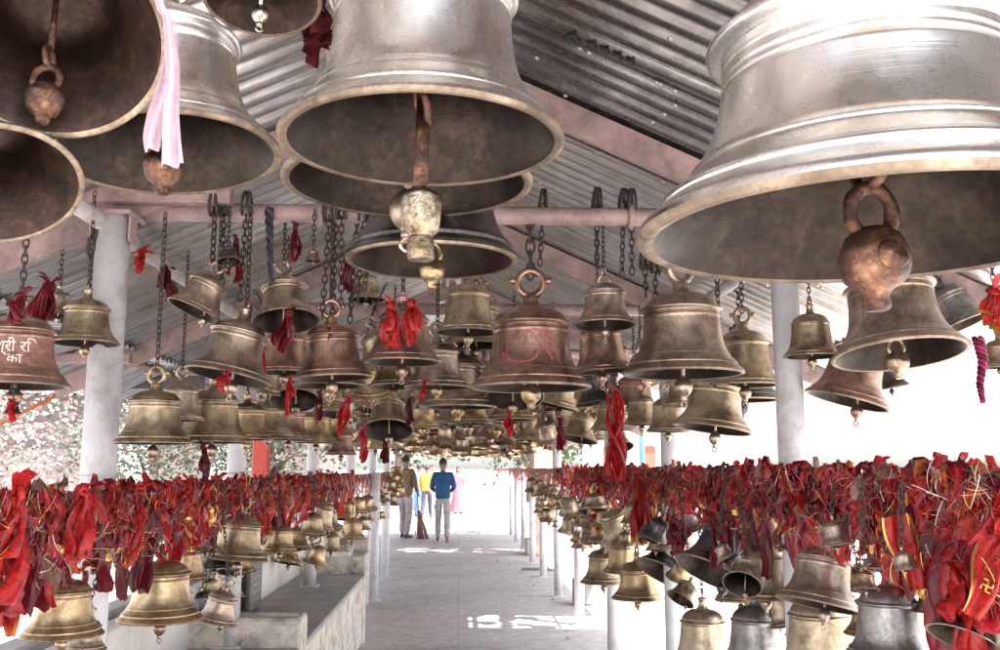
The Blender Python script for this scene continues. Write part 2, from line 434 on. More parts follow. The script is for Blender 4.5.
def clapper_meshes(hi):
    sg = 24 if hi else 10; out = {}
    # origin at the staple inside the crown top
    for st in ('ball', 'block', 'drop'):
        b = MB()
        if st == 'ball':      # ring-hung rusty ball with a blunt nub
            b.lathe(fine([(0, -1.735), (.05, -1.735), (.07, -1.71), (.076, -1.655), (.10, -1.615), (.155, -1.575), (.182, -1.49), (.178, -1.405), (.145, -1.335), (.09, -1.295), (.06, -1.28), (.0, -1.27)], 2), sg)
            b.lathe([(0, 0), (.075, .0), (.085, -.012), (.07, -.05)], sg, 0, (.0, -.186, -1.46), Matrix.Rotation(R_(82), 3, 'X'))
            b.torus((.0, 0, -1.20), .125, .04, (0, 1, 0), 20 if hi else 10, 8, sy=1.15)
            b.torus((.0, 0, -.95), .10, .034, (1, 0, 0), 20 if hi else 10, 8, sy=1.4)
            b.tube([(0, 0, .06), (0, 0, -.85)], .034, 8)
        elif st == 'block':   # straight rod with a worn drum and a small foot
            b.tube([(0, 0, -.9), (0, 0, -1.60)], .05, 12, 1)
            b.tube([(0, 0, .06), (0, 0, -.9)], .03, 8, 1)
            b.torus((0, 0, -.98), .12, .03, (1, 0, .3), 24 if hi else 10, 8, 1, sy=1.2)
            b.lathe(fine([(0, -2.10), (.07, -2.10), (.088, -2.08), (.092, -1.96), (.078, -1.93), (.11, -1.90), (.135, -1.85), (.142, -1.70), (.128, -1.63), (.07, -1.60), (.05, -1.58), (0, -1.57)], 2), sg)
        else:
            b.tube([(0, 0, .06), (0, 0, -1.34)], .03, 8)
            b.lathe(fine([(0, -1.71), (.04, -1.71), (.055, -1.68), (.05, -1.64), (.10, -1.60), (.145, -1.52), (.145, -1.43), (.09, -1.35), (.035, -1.30), (0, -1.28)], 2), sg)
        if st != 'drop':      # hammered, uneven iron
            from mathutils import noise as mn
            b.v = [tuple(Vector(p) * 1 + (Vector((p[0], p[1], 0)).normalized() if p[0] or p[1] else Vector((0, 0, 0))) * .016 * mn.noise(Vector(p) * 11)) for p in b.v]
        out[st] = b.mesh('clapper_' + st, [M['rust'], M['rust']])
    b = MB(); b.torus((0, 0, -1.76), .055, .018, (0, 1, 0), 16 if hi else 8, 6)
    out['ring'] = b.mesh('clapper_tail_ring', [M['rust']])
    return out
CLAP = {'hi': clapper_meshes(True), 'lo': clapper_meshes(False)}
_chain = {}
def chain_mesh(n, hi):
    if (n, hi) in _chain: return _chain[(n, hi)]
    b = MB(); seg, sub = (14, 6) if hi else (8, 4)
    for i in range(n):
        z = i + .5; ax = (1, 0, 0) if i % 2 else (0, 1, 0)
        # oval link
        pts = []
        for k in range(seg):
            a = 2 * math.pi * k / seg
            h, w = .70 * math.sin(a), .40 * math.cos(a)
            pts.append((0, w, z + h) if i % 2 else (w, 0, z + h))
        b.tube(pts, .13, sub, 0, closed=True)
    me = b.mesh('chain_%d_links' % n, [M['chain']]); _chain[(n, hi)] = me; return me

PLACED = []      # (centre, radius) of every bell
def tiltq(t, az, spin):
    h = Vector((math.sin(R_(az)), -math.cos(R_(az)), 0))
    u = Vector((-h.x * math.sin(R_(t)), -h.y * math.sin(R_(t)), math.cos(R_(t))))
    return Vector((0, 0, 1)).rotation_difference(u) @ Quaternion((0, 0, 1), R_(spin))
def bell(label, P, R, style='brass', kind='flared', tilt=0, az=0, crown='ring', clap='drop', top=None, hi=True,
         group=None, inner=None, clapmat=None, spin=None, pitch=None, chain=True, cat='bell'):
    """P = centre of the rim; top = point (or height) the chain hangs from"""
    L = 'hi' if hi else 'lo'
    if spin is None: spin = rnd.uniform(-50, 50)
    q = tiltq(tilt, az, spin)
    cm, h = CROWN[(kind, crown, L)]
    piv = P + q @ Vector((0, 0, (h - .06) * R))
    t = thing('temple_bell', label, cat, piv, group)
    off = P - piv
    def put(nm, data, mats):
        o = link(nm, data, t, off); o.scale = (R, R, R); o.rotation_mode = 'QUATERNION'; o.rotation_quaternion = q
        own(o, *mats); return o
    put('bell_body', BODY[(kind, L)], (M[style], M[inner or 'inner'], M['lip']))
    put('crown_loop', cm, (M[style],))
    # clapper: staple point inside, hangs nearer to plumb than the bell itself
    st = off + q @ Vector((0, 0, (TOP[kind] - .10) * R))
    sc = R * (TOP[kind] - .10 + (.16 if clap == 'ball' else .27)) / 1.55
    c = link('clapper', CLAP[L][clap], t, st); c.scale = (sc, sc, sc); c.rotation_mode = 'QUATERNION'
    c.rotation_quaternion = Quaternion().slerp(q, .35 if tilt > 12 else .6) if tilt else Quaternion((0, 0, 1), R_(spin))
    own(c, M[clapmat or ('rust' if clap == 'ball' else 'worn' if clap == 'block' else style)])
    if clap == 'drop':
        rg = link('tail_ring', CLAP[L]['ring'], c); own(rg, M[clapmat or style])
    if top is not None and chain:
        tp = Vector((piv.x, piv.y, top)) if isinstance(top, (int, float)) else Vector(top)
        d = tp - piv; ln = d.length
        if ln > .03:
            pc = pitch or max(.018, min(.034, R * .16)); n = max(1, round(ln / pc))
            ch = link('hanging_chain', chain_mesh(n, hi and n < 60), t); s = ln / n; ch.scale = (s * .85, s * .85, s)
            ch.rotation_mode = 'QUATERNION'; ch.rotation_quaternion = Vector((0, 0, 1)).rotation_difference(d) @ Quaternion((0, 0, 1), rnd.uniform(0, 3))
    PLACED.append((P + q @ Vector((0, 0, .6 * R)), R))
    t['_R'] = R; del t['_R']
    return t, q, off, kind, R
def hero(label, px, py, w, Y, **kw):
    P = at(px, py, Y); R = w / 2 * depth(P) / F
    return bell(label, P, R, **kw)

# ------------------------------------------------------------------ surface marks that follow a bell
def on_bell(name, kind, pts_faces, lift, mat, info):
    """verts (angle, z) -> on the bell's outer skin; child of the bell thing"""
    t, q, off, kind, R = info
    vs, fs = pts_faces; out = []
    for (a, z) in vs:
        r = rad_at(kind, z) + lift; out.append((r * math.sin(a), -r * math.cos(a), z))
    b = MB(); b.add(out, fs, 0, False)
    o = link(name, b.mesh(name, [mat]), t, off); o.scale = (R, R, R); o.rotation_mode = 'QUATERNION'
    o.rotation_quaternion = tiltq(0, 0, 0); return o
def text_mesh(body, size):
    c = bpy.data.curves.new('lettering', 'FONT'); c.body = body; c.size = size; c.align_x = 'CENTER'; c.offset = .0015
    o = bpy.data.objects.new('lettering', c); COL.objects.link(o)
    dg = bpy.context.evaluated_depsgraph_get(); me = bpy.data.meshes.new_from_object(o.evaluated_get(dg))
    vs = [v.co.copy() for v in me.vertices]; fs = [tuple(p.vertices) for p in me.polygons]
    bpy.data.objects.remove(o); bpy.data.curves.remove(c); bpy.data.meshes.remove(me); return vs, fs

# ------------------------------------------------------------------ ground
def sheet(x0, x1, y0, y1, z, mat, name, nx=1, ny=1):
    b = MB(); v = []; f = []
    for i in range(nx + 1):
        for j in range(ny + 1): v.append((x0 + (x1 - x0) * i / nx, y0 + (y1 - y0) * j / ny, z))
    for i in range(nx):
        for j in range(ny): f.append((i * (ny + 1) + j, (i + 1) * (ny + 1) + j, (i + 1) * (ny + 1) + j + 1, i * (ny + 1) + j + 1))
    b.add(v, f, 0, False); o = link(name, b.mesh(name, [mat])); tag(o, kind='structure'); return o
sheet(-400, 400, -200, 900, 0, M['ground'], 'ground')
sheet(-2.2, 1.75, -6, 60, .004, M['path'], 'path', 4, 60)

# ------------------------------------------------------------------ roof
RZ, SL = 3.05, .45
XE = 2.3
roof = thing('shed_roof', 'corrugated metal gable roof over the walkway, grey sheets on pink rafters', 'roof', (0, 0, 0))
def corr_mesh(width, run, drop, pit=.10, amp=.022):
    b = MB(); n = int(width / pit * 8); v = []; f = []; k = 6
    for i in range(n + 1):
        y = width * i / n; w = amp * math.sin(2 * math.pi * y / pit)
        for j in range(k + 1):
            v.append((run * j / k, y, -drop * j / k + w))
    for i in range(n):
        for j in range(k):
            f.append((i * (k + 1) + j, (i + 1) * (k + 1) + j, (i + 1) * (k + 1) + j + 1, i * (k + 1) + j + 1))
    b.add(v, f); return b.mesh('corrugated_sheet', [M['sheet']])
SW = .836
half = (XE + .05) / 2
cm_r = corr_mesh(SW + .05, half + .08, (half + .08) * SL)
cm_l = corr_mesh(SW + .05, -(half + .08), (half + .08) * SL)
y = .35; i = 0
while y < 21.5:
    if not (16.4 < y < 17.2):
        for sgn, cm in ((1, cm_r), (-1, cm_l)):
            for k in range(2):
                if sgn > 0 and k == 1 and 8.2 < y < 9.0: continue      # a slipped sheet lets the sun in
                x = sgn * (k * half - (.08 if k else 0)); z = RZ - (k * half - (.08 if k else 0)) * SL
                o = link('roof_sheet', cm, roof, (x, y + rnd.uniform(-.01, .01), z + (.004 if i % 2 else 0) + (-.008 if k else 0.004) + .055))
                if sgn > 0 and y < 3.3 and not (k == 1 and 2.5 < y < 3.3): own(o, M['oldshadesheet'])
    y += SW; i += 1
FR = [3.4, 5.5, 7.65, 9.8, 11.95, 14.1, 16.25, 18.4, 20.6]
SR = math.sqrt(1 + SL * SL)
for Y in [1.3] + FR:
    for sgn in (1, -1):
        b = MB(); ang = math.atan(SL) * sgn
        rot = Matrix.Rotation(ang, 3, 'Y')
        b.box((0, 0, 0), (XE * SR - .03, .05, .085), 0, .004, rot)
        b.box((0, -.03, 0), (XE * SR - .03, .012, .11), 0, 0, rot)
        link('rafter', b.mesh('rafter', [M['pinkpipe']]), roof, (sgn * (XE / 2 + .012), Y, RZ - XE / 2 * SL - .035))
for sgn in (1, -1):
    for xx in (.12, 1.98):
        b = MB(); b.tube([(sgn * xx, .4, RZ - xx * SL + .018), (sgn * xx, 22, RZ - xx * SL + .018)], .019, 8)
        link('purlin', b.mesh('purlin', [M['pinkpipe']]), roof)
b = MB(); b.add([(-.2, .3, RZ - .02), (0, .3, RZ + .085), (.2, .3, RZ - .02), (-.2, 22.2, RZ - .02), (0, 22.2, RZ + .085), (.2, 22.2, RZ - .02)], [(0, 1, 4, 3), (1, 2, 5, 4)], 0, False)
link('ridge_cap', b.mesh('ridge_cap', [M['sheet']]), roof, (0, 0, .012))
# stencilled maker's marks, worn to dashes, on the underside of two sheets
def roof_marks(px, py, Y):
    p = at(px, py, Y); x = p.x; d = fwd + right * ((px - 500) / F) + upv * ((325 - py) / F)
    for _ in range(30):
        zz = RZ - x * SL + .036; tt = (zz - CAM.z) / d.z; x = d.x * tt; Y = d.y * tt
    b = MB(); u = Vector((1, 0, -SL)).normalized(); w = Vector((0, 1, 0)); nrm = Vector((-SL, 0, -1)).normalized()
    base = Vector((x, Y, RZ - x * SL + .033))
    def stroke(a, c, t=.006):
        A = base + u * a[0] + w * a[1]; Cc = base + u * c[0] + w * c[1]; b.tube([A, Cc], t, 5)
    stroke((0, .05), (.025, 0)); stroke((.025, 0), (.05, .045))
    for k in range(4):
        s = .075 + k * .045
        stroke((s, .012), (s + .022, .012), .007); stroke((s + .02, .0), (s + .03, .03), .005)
    link('stencil_mark', b.mesh('stencil_mark', [M['ink']]), roof)
roof_marks(566, 30, 2.6); roof_marks(568, 128, 3.8)

for _ in range(46):
    x = rnd.uniform(.15, 1.7); y = rnd.choice([2.45, 2.6, 2.9, 3.05, 3.25, 3.7, 4.1, 4.4]) + rnd.uniform(-.03, .03); y = round(y / .1) * .1 + .025
    b = MB(); b.lathe([(0, -.008), (.004, -.007), (.0055, -.004), (.009, -.003), (.0095, 0), (0, .001)], 9)
    so_ = link('roof_screw', b.mesh('roof_screw', [M['bright']]), roof, (x, y, RZ - x * SL + .030)); so_.rotation_euler.y = math.atan(SL)
names9 = ['first', 'second', 'third', 'fourth', 'fifth', 'sixth', 'seventh', 'eighth', 'ninth', 'tenth', 'eleventh', 'twelfth', 'thirteenth']
TZ = 2.47
for k, Y in enumerate(FR):
    b = MB(); r = .034
    b.tube([(-1.95, 0, 0), (1.95, 0, 0)], r, 14)
    for xx in (-.45, .55, .15):
        b.torus((xx + rnd.uniform(-.1, .1), 0, 0), r + .008, .012, (1, 0, 0), 16, 6)
    o = link('tie_beam', b.mesh('tie_beam', [M['pinkpipe']]), None, (0, Y, TZ))
    tag(o, 'pink painted pipe across the walkway under the roof, %s counting from the entrance' % names9[k], 'beam', 'tie pipes across the walkway')
# heavier channel at the left of the first tie
b = MB(); b.box((0, 0, 0), (.80, .06, .10), 0, .004); b.box((.0, -.032, .04), (.80, .012, .016), 0, 0)
tag(link('channel_beam', b.mesh('channel_beam', [M['pinkpipe']]), None, (-1.22, 3.33, TZ + .06)), 'thick dull pink steel channel on top of the nearest left pole', 'beam')
for sgn, nm in ((-1, 'left'), (1, 'right')):
    b = MB(); b.tube([(0, 2.6, 0), (0, 21, 0)], .03, 12)
    o = link('eave_pipe', b.mesh('eave_pipe', [M['dullpipe']]), None, (sgn * 1.25, 0, TZ - .075)); 
    tag(o, 'long dull pale pipe running along the %s pole tops under the roof' % nm, 'pipe')
# poles
def pole(X, Y, z0, z1, label, r=.05, grp=None, mat='pole'):
    b = MB(); b.tube([(0, 0, 0), (0, 0, z1 - z0)], r, 20)
    t = thing('support_pole', label, 'pole', (X, Y, z0), grp)
    link('pole_shaft', b.mesh('pole_shaft', [M[mat]]), t)
    b = MB(); b.box((0, 0, 0), (r * 3, r * 3, .012), 0, .002); link('base_plate', b.mesh('base_plate', [M[mat]]), t, (0, 0, .006))
    if z1 > 2:
        b = MB(); b.box((0, 0, 0), (r * 2.9, r * 2.9, .014), 0, .002)
        for sx in (-1, 1): b.box((sx * r * 1.15, 0, -.05), (.008, r * 1.2, .09), 0, .001)
        bk = link('bracket', b.mesh('bracket', [M['pinkpipe']]), t, (0, 0, z1 - z0 - .012))
        for sx in (-1, 1):
            for sy in (-1, 1):
                b = MB(); b.lathe([(0, -.006), (.008, -.006), (.008, .006), (0, .006)], 6, 0, (sx * r * 1.1, sy * r * 1.1, -.012)); link('bolt', b.mesh('bolt', [M['darksteel']]), bk)
    b = MB(); b.torus((0, 0, 0), r + .003, .006, (0, 0, 1), 20, 6); link('collar', b.mesh('collar', [M[mat]]), t, (0, 0, 1.52 - z0))
    return t
LX, RX = -1.22, 1.20
LP = [3.3, 5.3, 7.9, 10.6, 13.2, 15.8]
for k, Y in enumerate(LP):
    X = (LX if k < 2 else -1.2); base = .61 if 1 <= k <= 3 else .004
    pole(X, Y, base, TZ - .035, 'white pipe pole of the left row carrying the roof, %s from the camera' % names9[k], .058 if k == 0 else .05, 'roof poles on the left')
RP = [3.42, 5.45, 7.6, 9.75, 11.85, 13.95, 16.0, 18.2, 20.4, 22.6, 24.8, 27.0, 29.2]
for k, Y in enumerate(RP):
    tall = k in (0, 1, 2, 4)
    pole(RX, Y, .004, TZ - .035 if tall else 1.55,
         ('tall white pipe pole of the right row reaching the roof, %s from the camera' if tall else 'short white pipe post holding the right bell rail, %s post from the camera') % names9[k], .05, 'poles of the right row')
# far short posts left
for k, (px, Y, zt) in enumerate([(375, 11.6, 1.5), (386, 13.9, 1.5)]):
    p = at(px, 500, Y); pole(p.x, Y, .004, zt, ['pale square-capped post at the far end of the left bench', 'pale thin post behind the post at the bench end'][k], .06, None)
# rails
LRZ, RRZ = 1.455, 1.515
LRX = -1.12
for nm, x, z, y1 in (('left', LRX, LRZ, 16), ('right', RX - .06, RRZ, 30)):
    b = MB(); b.tube([(0, 1.2, 0), (0, y1, 0)], .022, 10)
    tag(link('rail_pipe', b.mesh('rail_pipe', [M['darksteel']]), None, (x, 0, z)), 'dark pipe rail along the %s side buried under red cloth and bells' % nm, 'rail')
# entrance frame just outside the picture, the big bells hang from it
t = thing('hanging_frame', 'pink steel frame above the entrance holding the biggest bells', 'frame', (0, 0, 0))
FZ = 2.70
for Y in (1.25, 1.55, 1.95):
    b = MB(); b.tube([(-1.75, Y, FZ), (1.75, Y, FZ)], .03, 12); link('cross_pipe', b.mesh('cross_pipe', [M['pinkpipe']]), t)
for sgn in (-1, 1):
    b = MB(); b.tube([(sgn * 1.75, .9, FZ - .06), (sgn * 1.75, 2.2, FZ - .06)], .03, 12); link('side_pipe', b.mesh('side_pipe', [M['pinkpipe']]), t)
    b = MB(); b.tube([(sgn * 1.78, 1.2, 0), (sgn * 1.78, 1.2, FZ)], .05, 14); link('frame_leg', b.mesh('frame_leg', [M['pole']]), t)

# left lean-to canopy
t = thing('side_canopy', 'low flat corrugated canopy with a dark edge, left of the walkway roof', 'canopy', (-1.95, 3, 2.2))
b = MB(); n = 340; v = []; f = []
for i in range(n + 1):
    yy = 3.6 * i / n; w = .011 * math.sin(2 * math.pi * yy / .085)
    for xx, zz in ((0.1, .02), (-1.6, -.02), (-3.4, -.06)): v.append((xx, yy, zz + w))
for i in range(n):
    for j in range(2): f.append((i * 3 + j, i * 3 + j + 1, i * 3 + 4 + j, i * 3 + 3 + j))
b.add(v, f); link('roof_sheet', b.mesh('roof_sheet', [M['sheet']]), t)
for yy, h in ((.2, .05), (2.1, .05), (3.55, .09)):
    b = MB(); b.box((-1.6, yy, -.075), (3.6, .05, h), 0, .004); link('edge_beam', b.mesh('edge_beam', [M['darksteel' if yy > 3 else 'pinkpipe']]), t)
for xx in (-3.3, -1.5):
    b = MB(); b.tube([(xx, 3.55, -2.2), (xx, 3.55, -.12)], .028, 12); link('canopy_post', b.mesh('canopy_post', [M['orange']]), t)
b = MB(); b.tube([(-1.5, 3.55, -.55), (-.7, 3.55, -.12)], .012, 8); link('brace', b.mesh('brace', [M['orange']]), t)

# ------------------------------------------------------------------ benches and left parapet
def bench(y0, y1, label, k, x1=-.862):
    t = thing('stone_bench', label, 'bench', (-.86, y0, 0), 'plaster benches along the left side')
    x0 = -1.42
    b = MB(); b.box(((x0 + x1) / 2 + .86, (y1 - y0) / 2, .285), (x1 - x0, y1 - y0, .57), 0, .012); link('bench_base', b.mesh('bench_base', [M['bench']]), t)
    b = MB(); b.box(((x0 + x1) / 2 + .86 + .012, (y1 - y0) / 2, .592), (x1 - x0 + .03, y1 - y0 - .17, .04), 0, .01); link('seat', b.mesh('seat', [M['seat']]), t)
    for yy in (.04, y1 - y0 - .04):
        b = MB(); b.box(((x0 + x1) / 2 + .86, yy, .38), (x1 - x0 + .045, .09, .76), 0, .015); link('end_wall', b.mesh('end_wall', [M['bench']]), t)
    b = MB(); b.box((x0 - .05 + .86, (y1 - y0) / 2, .45), (.09, y1 - y0, .9), 0, .015); link('back_wall', b.mesh('back_wall', [M['whitewall']]), t)
bench(2.2, 5.34, 'nearest whitewashed bench under the left rail, mostly below the picture', 0)
bench(5.42, 8.86, 'whitewashed bench with grey seat and mottled end wall beside the path', 1)
bench(9.3, 11.3, 'farther whitewashed bench behind the grey seated one', 2, -1.06)
t = thing('memorial_plaque', 'dark slate plaque leaning on the white back wall above the bench', 'plaque', (-1.36, 6.55, .62))
b = MB(); b.box((0, 0, .18), (.03, .36, .36), 0, .006); link('slab', b.mesh('slab', [M['plaque']]), t)
for j in range(6):
    b = MB(); w_ = rnd.uniform(.16, .26); b.box((.0165, 0, .31 - j * .047), (.003, w_, .010)); link('worn_inscription', b.mesh('worn_inscription', [M['block']]), t)
b = MB(); b.box((0, 0, .45), (.12, 8, .9), 0, .01)
tag(link('parapet_wall', b.mesh('parapet_wall', [M['whitewall']]), None, (-1.66, 3.5, 0)), 'low whitewashed parapet wall behind the left benches', 'wall')

# ------------------------------------------------------------------ hero bells
B = hero
fz = FZ - .02
B('huge polished silver bell filling the upper right corner, rusty clapper below', 873, 240, 468, 1.27, style='silver', kind='broad', clap='ball', crown='ring', top=fz, spin=8)
B('large silver bell hanging at top centre with a worn drum shaped clapper', 422, 146, 285, 1.55, style='silver', clap='block', crown='ring', top=fz, spin=10)
B('large bell mostly hidden behind the top centre silver bell, only its rim showing', 408, 186, 250, 2.36, style='grey', top=fz, clap='drop', spin=20)
B('dark open bell at top left tilted so its rusty inside and ring hung clapper show', 50, 38, 226, 1.20, style='grey', inner='inner_rust', tilt=44, az=22, clap='ball', top=fz, spin=15)
B('silver bell at top left with a pink scarf hanging in front of it', 168, 158, 222, 1.62, style='silver', clap='ball', top=fz, tilt=6, az=60, spin=30)
B('dark bell cut by the left edge, tilted with its mouth towards the path', -8, 188, 172, 1.32, style='dark', inner='inner_rust', tilt=30, az=40, clap='block', clapmat='rust', top=fz)
B('small brown bell at the top edge with a pale ribboned clapper', 262, 0, 118, 1.98, style='olive', inner='inner_rust', tilt=12, az=10, clap='drop', clapmat='silver', top=fz)
B('dark wide bell below the two top centre bells with a golden clapper', 432, 263, 172, 2.85, style='dark', kind='squat', clap='ball', clapmat='brass', top=TZ, spin=5)
Z1 = TZ
b1 = B('reddish brown bell with faded painted motif on a heavy chain in the centre', 531, 389, 121, 3.40, style='copper', crown='ring', clap='ball', clapmat='brass', top=Z1, spin=0, pitch=.05)
B('broad grey brown bell right of the reddish motif bell', 683, 375, 121, 3.40, style='grey', crown='ring', clap='drop', top=Z1, spin=25)
B('small grey bell on two chains above a darker copper bell', 605, 326, 63, 3.40, style='grey', crown='lug', clap='drop', top=Z1, tilt=3, az=0)
B('dark copper bell tucked below the small grey bell on two chains', 603, 372, 62, 3.62, style='copper', kind='tall', crown='stub', top=Z1, tilt=4, az=90)
B('purple brown bell draped with red cloth left of centre', 402, 363, 80, 3.40, style='copper', crown='stub', top=Z1)
B('dark purple brown bell hanging upright between the red draped bell and tilted bells', 333, 379, 80, 3.38, style='copper', crown='ring', top=Z1, tilt=3, az=90)
B('brown bell swinging left, broad lip low at its left side, near the left pole', 228, 378, 86, 3.32, style='grey', crown='stub', tilt=12, az=-65, top=Z1)
B('brown bell with red cloth stuffed in its mouth under the first tie pipe', 286, 322, 68, 3.42, style='grey', crown='ring', tilt=15, az=25, top=Z1)
B('small grey bell hanging crooked to the left just right of the left pole', 194, 312, 58, 3.3, style='grey', crown='ring', tilt=24, az=-70, top=Z1)
B('tall olive bell touching the right side of the nearest left pole', 153, 444, 78, 3.12, style='olive', crown='ring', kind='flared', clap='drop', clapmat='copper', top=TZ - .08)
B('olive brown bell just left of the nearest left pole', 85, 344, 66, 3.15, style='olive', crown='stub', clap='drop', clapmat='brass', top=TZ)
bt = B('brown bell with pale painted lettering at the left edge', 15, 387, 104, 2.75, style='copper', crown='stub', clap='drop', top=TZ + .1, spin=0)
B('small brown bell behind the lettered bell, cloth tied on top', 58, 316, 36, 3.4, style='grey', crown='stub', top=TZ)
B('wide golden brown bell behind the tall olive bell', 212, 443, 77, 3.9, style='olive', top=TZ - .08, crown='stub')
B('small dark bell squeezed between the tall olive bell and the golden brown bell', 180, 421, 50, 3.7, style='grey', top=TZ - .08, kind='tall')
B('dark copper bell partly hidden behind the bell stuffed with red cloth', 284, 373, 56, 3.75, style='copper', kind='tall', top=TZ)
B('brass bell right of the wide golden brown bell by the second left pole', 246, 440, 54, 4.9, style='brass', top=TZ - .08, crown='stub')
B('dark olive bell over the second left pole', 268, 436, 50, 5.5, style='olive', top=TZ - .08)
B('copper bell with orange shoulder in the left row', 288, 440, 48, 5.9, style='copper', top=TZ - .08, crown='stub')
B('pale golden bell at the right of the left row', 316, 443, 46, 6.5, style='brass', top=TZ - .08)
B('small golden bell ending the left row before the third pole', 338, 438, 34, 7.1, style='brass', top=TZ - .08)
B('copper bell with red cloth on its shoulder before the third left pole', 341, 455, 32, 6.6, style='copper', top=TZ - .08, kind='tall')
B('tan bell between the red draped bell and the reddish motif bell', 468, 333, 64, 4.5, style='pale', top=TZ, kind='tall')
B('flat wide brown bell low behind the reddish motif bell', 476, 346, 70, 5.0, style='olive', top=TZ)
B('small pale bell left of the red draped bell on the second tie', 366, 300, 38, 5.4, style='pale', top=TZ)
B('grey brown bell with a golden clapper left below the motif bell', 437, 388, 66, 4.6, style='grey', clap='ball', clapmat='brass', top=TZ)
B('broad dark bell directly left below the motif bell', 458, 408, 78, 5.0, style='grey', top=TZ, clap='ball', clapmat='brass')
B('brass bell right under the lip of the motif bell', 512, 420, 50, 5.6, style='brass', top=TZ)
B('short brass bell left under the motif bell', 470, 424, 46, 6.2, style='brass', top=TZ)
B('olive bell with two tone waist left of the nearest right pole', 745, 386, 72, 4.0, style='olive', crown='ring', kind='tall', top=TZ)
B('tan bell tilted to the left below the broad grey brown bell', 712, 430, 80, 4.2, style='pale', crown='stub', tilt=9, az=-80, top=TZ, clap='drop')
B('dark wide bell behind the olive two tone bell', 742, 401, 78, 4.6, style='dark', top=TZ)
B('dark shiny olive bell just right of the nearest right pole', 812, 357, 56, 3.2, style='olive', kind='tall', crown='stub', top=TZ)
B('brown bell tilted towards the viewer at right, under the huge silver bell', 900, 356, 132, 2.95, style='grey', crown='ring', tilt=9, az=10, clap='ball', clapmat='pale', top=TZ)
B('pinkish brown bell swinging to the left behind the forward tilted bell', 847, 402, 84, 3.35, style='copper', crown='stub', tilt=16, az=-100, top=TZ)
B('small dark bell low behind the swinging pinkish brown bell', 893, 388, 34, 3.7, style='dark', top=TZ, tilt=10, az=80)
B('grey bell partly hidden at the right of the forward tilted bell', 962, 326, 62, 3.3, style='steel', tilt=22, az=60, top=TZ)
B('small olive bell at the right edge above the red rail', 1000, 368, 36, 2.9, style='olive', kind='tall', top=TZ)
B('tan bell between the dark copper bell and the broad grey brown bell', 642, 425, 38, 5.3, style='olive', kind='tall', top=TZ)
B('grey tan bell below the left lip of the broad grey brown bell', 668, 432, 44, 5.0, style='pale', kind='tall', top=TZ)
B('dark tan bell behind the red braided tassel', 612, 430, 44, 5.6, style='olive', top=TZ)
B('bronze bell left of the red braided tassel', 578, 440, 40, 6.4, style='olive', tilt=14, az=-60, top=TZ)
B('tiny dark bell tied high on the first tie pipe near the left chains', 229, 262, 24, 3.3, style='dark', top=TZ, tilt=14, az=30)
B('tiny copper bell on a red string below the first tie pipe', 313, 261, 17, 3.35, style='copper', top=TZ)
B('small dangling dark bell under the lettered bell', 12, 414, 18, 2.7, style='dark', top=1.86, chain=True)
# lettering on the edge bell
for body, z, size, sh in (('त श्री रि', .62, .30, .10), ('२ह  का', .40, .26, .06)):
    vs, fs = text_mesh(body, size)
    on_bell('painted_lettering', 'flared', ([(p.x / .72 + sh, p.y + z) for p in vs], fs), .008, M['paint_text'], bt)
vs = []; fs = []
na = 40; zs = [.345, .40, .46, .52, .60, .68, .76, .84, .90]
for i in range(na + 1):
    for z in zs: vs.append((-1.9 + 3.8 * i / na, z))
for i in range(na):
    for j in range(len(zs) - 1): fs.append((i * len(zs) + j, (i + 1) * len(zs) + j, (i + 1) * len(zs) + j + 1, i * len(zs) + j + 1))
on_bell('painted_band', 'flared', (vs, fs), .003, M['paint_band'], bt)
# curled motif on the centre bell
def stroke2(pts, w):
    vs = []; fs = []
    P = [Vector(p) for p in fine(pts, 5)] if False else [Vector(p) for p in pts]
    Q = []
    for i in range(len(P) - 1):
        a, b_, c_, d = P[max(i - 1, 0)], P[i], P[i + 1], P[min(i + 2, len(P) - 1)]
        for k in range(6):
            t_ = k / 6; Q.append(.5 * ((2 * b_) + (c_ - a) * t_ + (2 * a - 5 * b_ + 4 * c_ - d) * t_ ** 2 + (3 * b_ - a - 3 * c_ + d) * t_ ** 3))
    Q.append(P[-1])
    for i, p in enumerate(Q):
        t_ = (Q[min(i + 1, len(Q) - 1)] - Q[max(i - 1, 0)]).normalized(); n_ = Vector((-t_.y, t_.x)) * w * (.5 + .5 * math.sin(math.pi * i / (len(Q) - 1)))
        vs += [tuple(p + n_), tuple(p - n_)]
    for i in range(len(Q) - 1): fs.append((2 * i, 2 * i + 1, 2 * i + 3, 2 * i + 2))
    return vs, fs
for pts in ([(-.72, .72), (-.66, .48), (-.5, .40), (-.2, .38), (.05, .46), (.12, .66), (0, .84), (-.2, .86), (-.28, .72), (-.16, .62), (-.04, .70)],
            [(.18, .88), (.34, .78), (.30, .60), (.42, .46), (.40, .38)], [(.5, .90), (.46, .70), (.62, .56), (.56, .40)],
            [(-.02, .93), (.2, .90), (.42, .94)], [(-.85, .42), (-.8, .55), (-.7, .42)]):
    on_bell('painted_motif', 'flared', stroke2(pts, .018), .004, M['paint_pink'], b1)

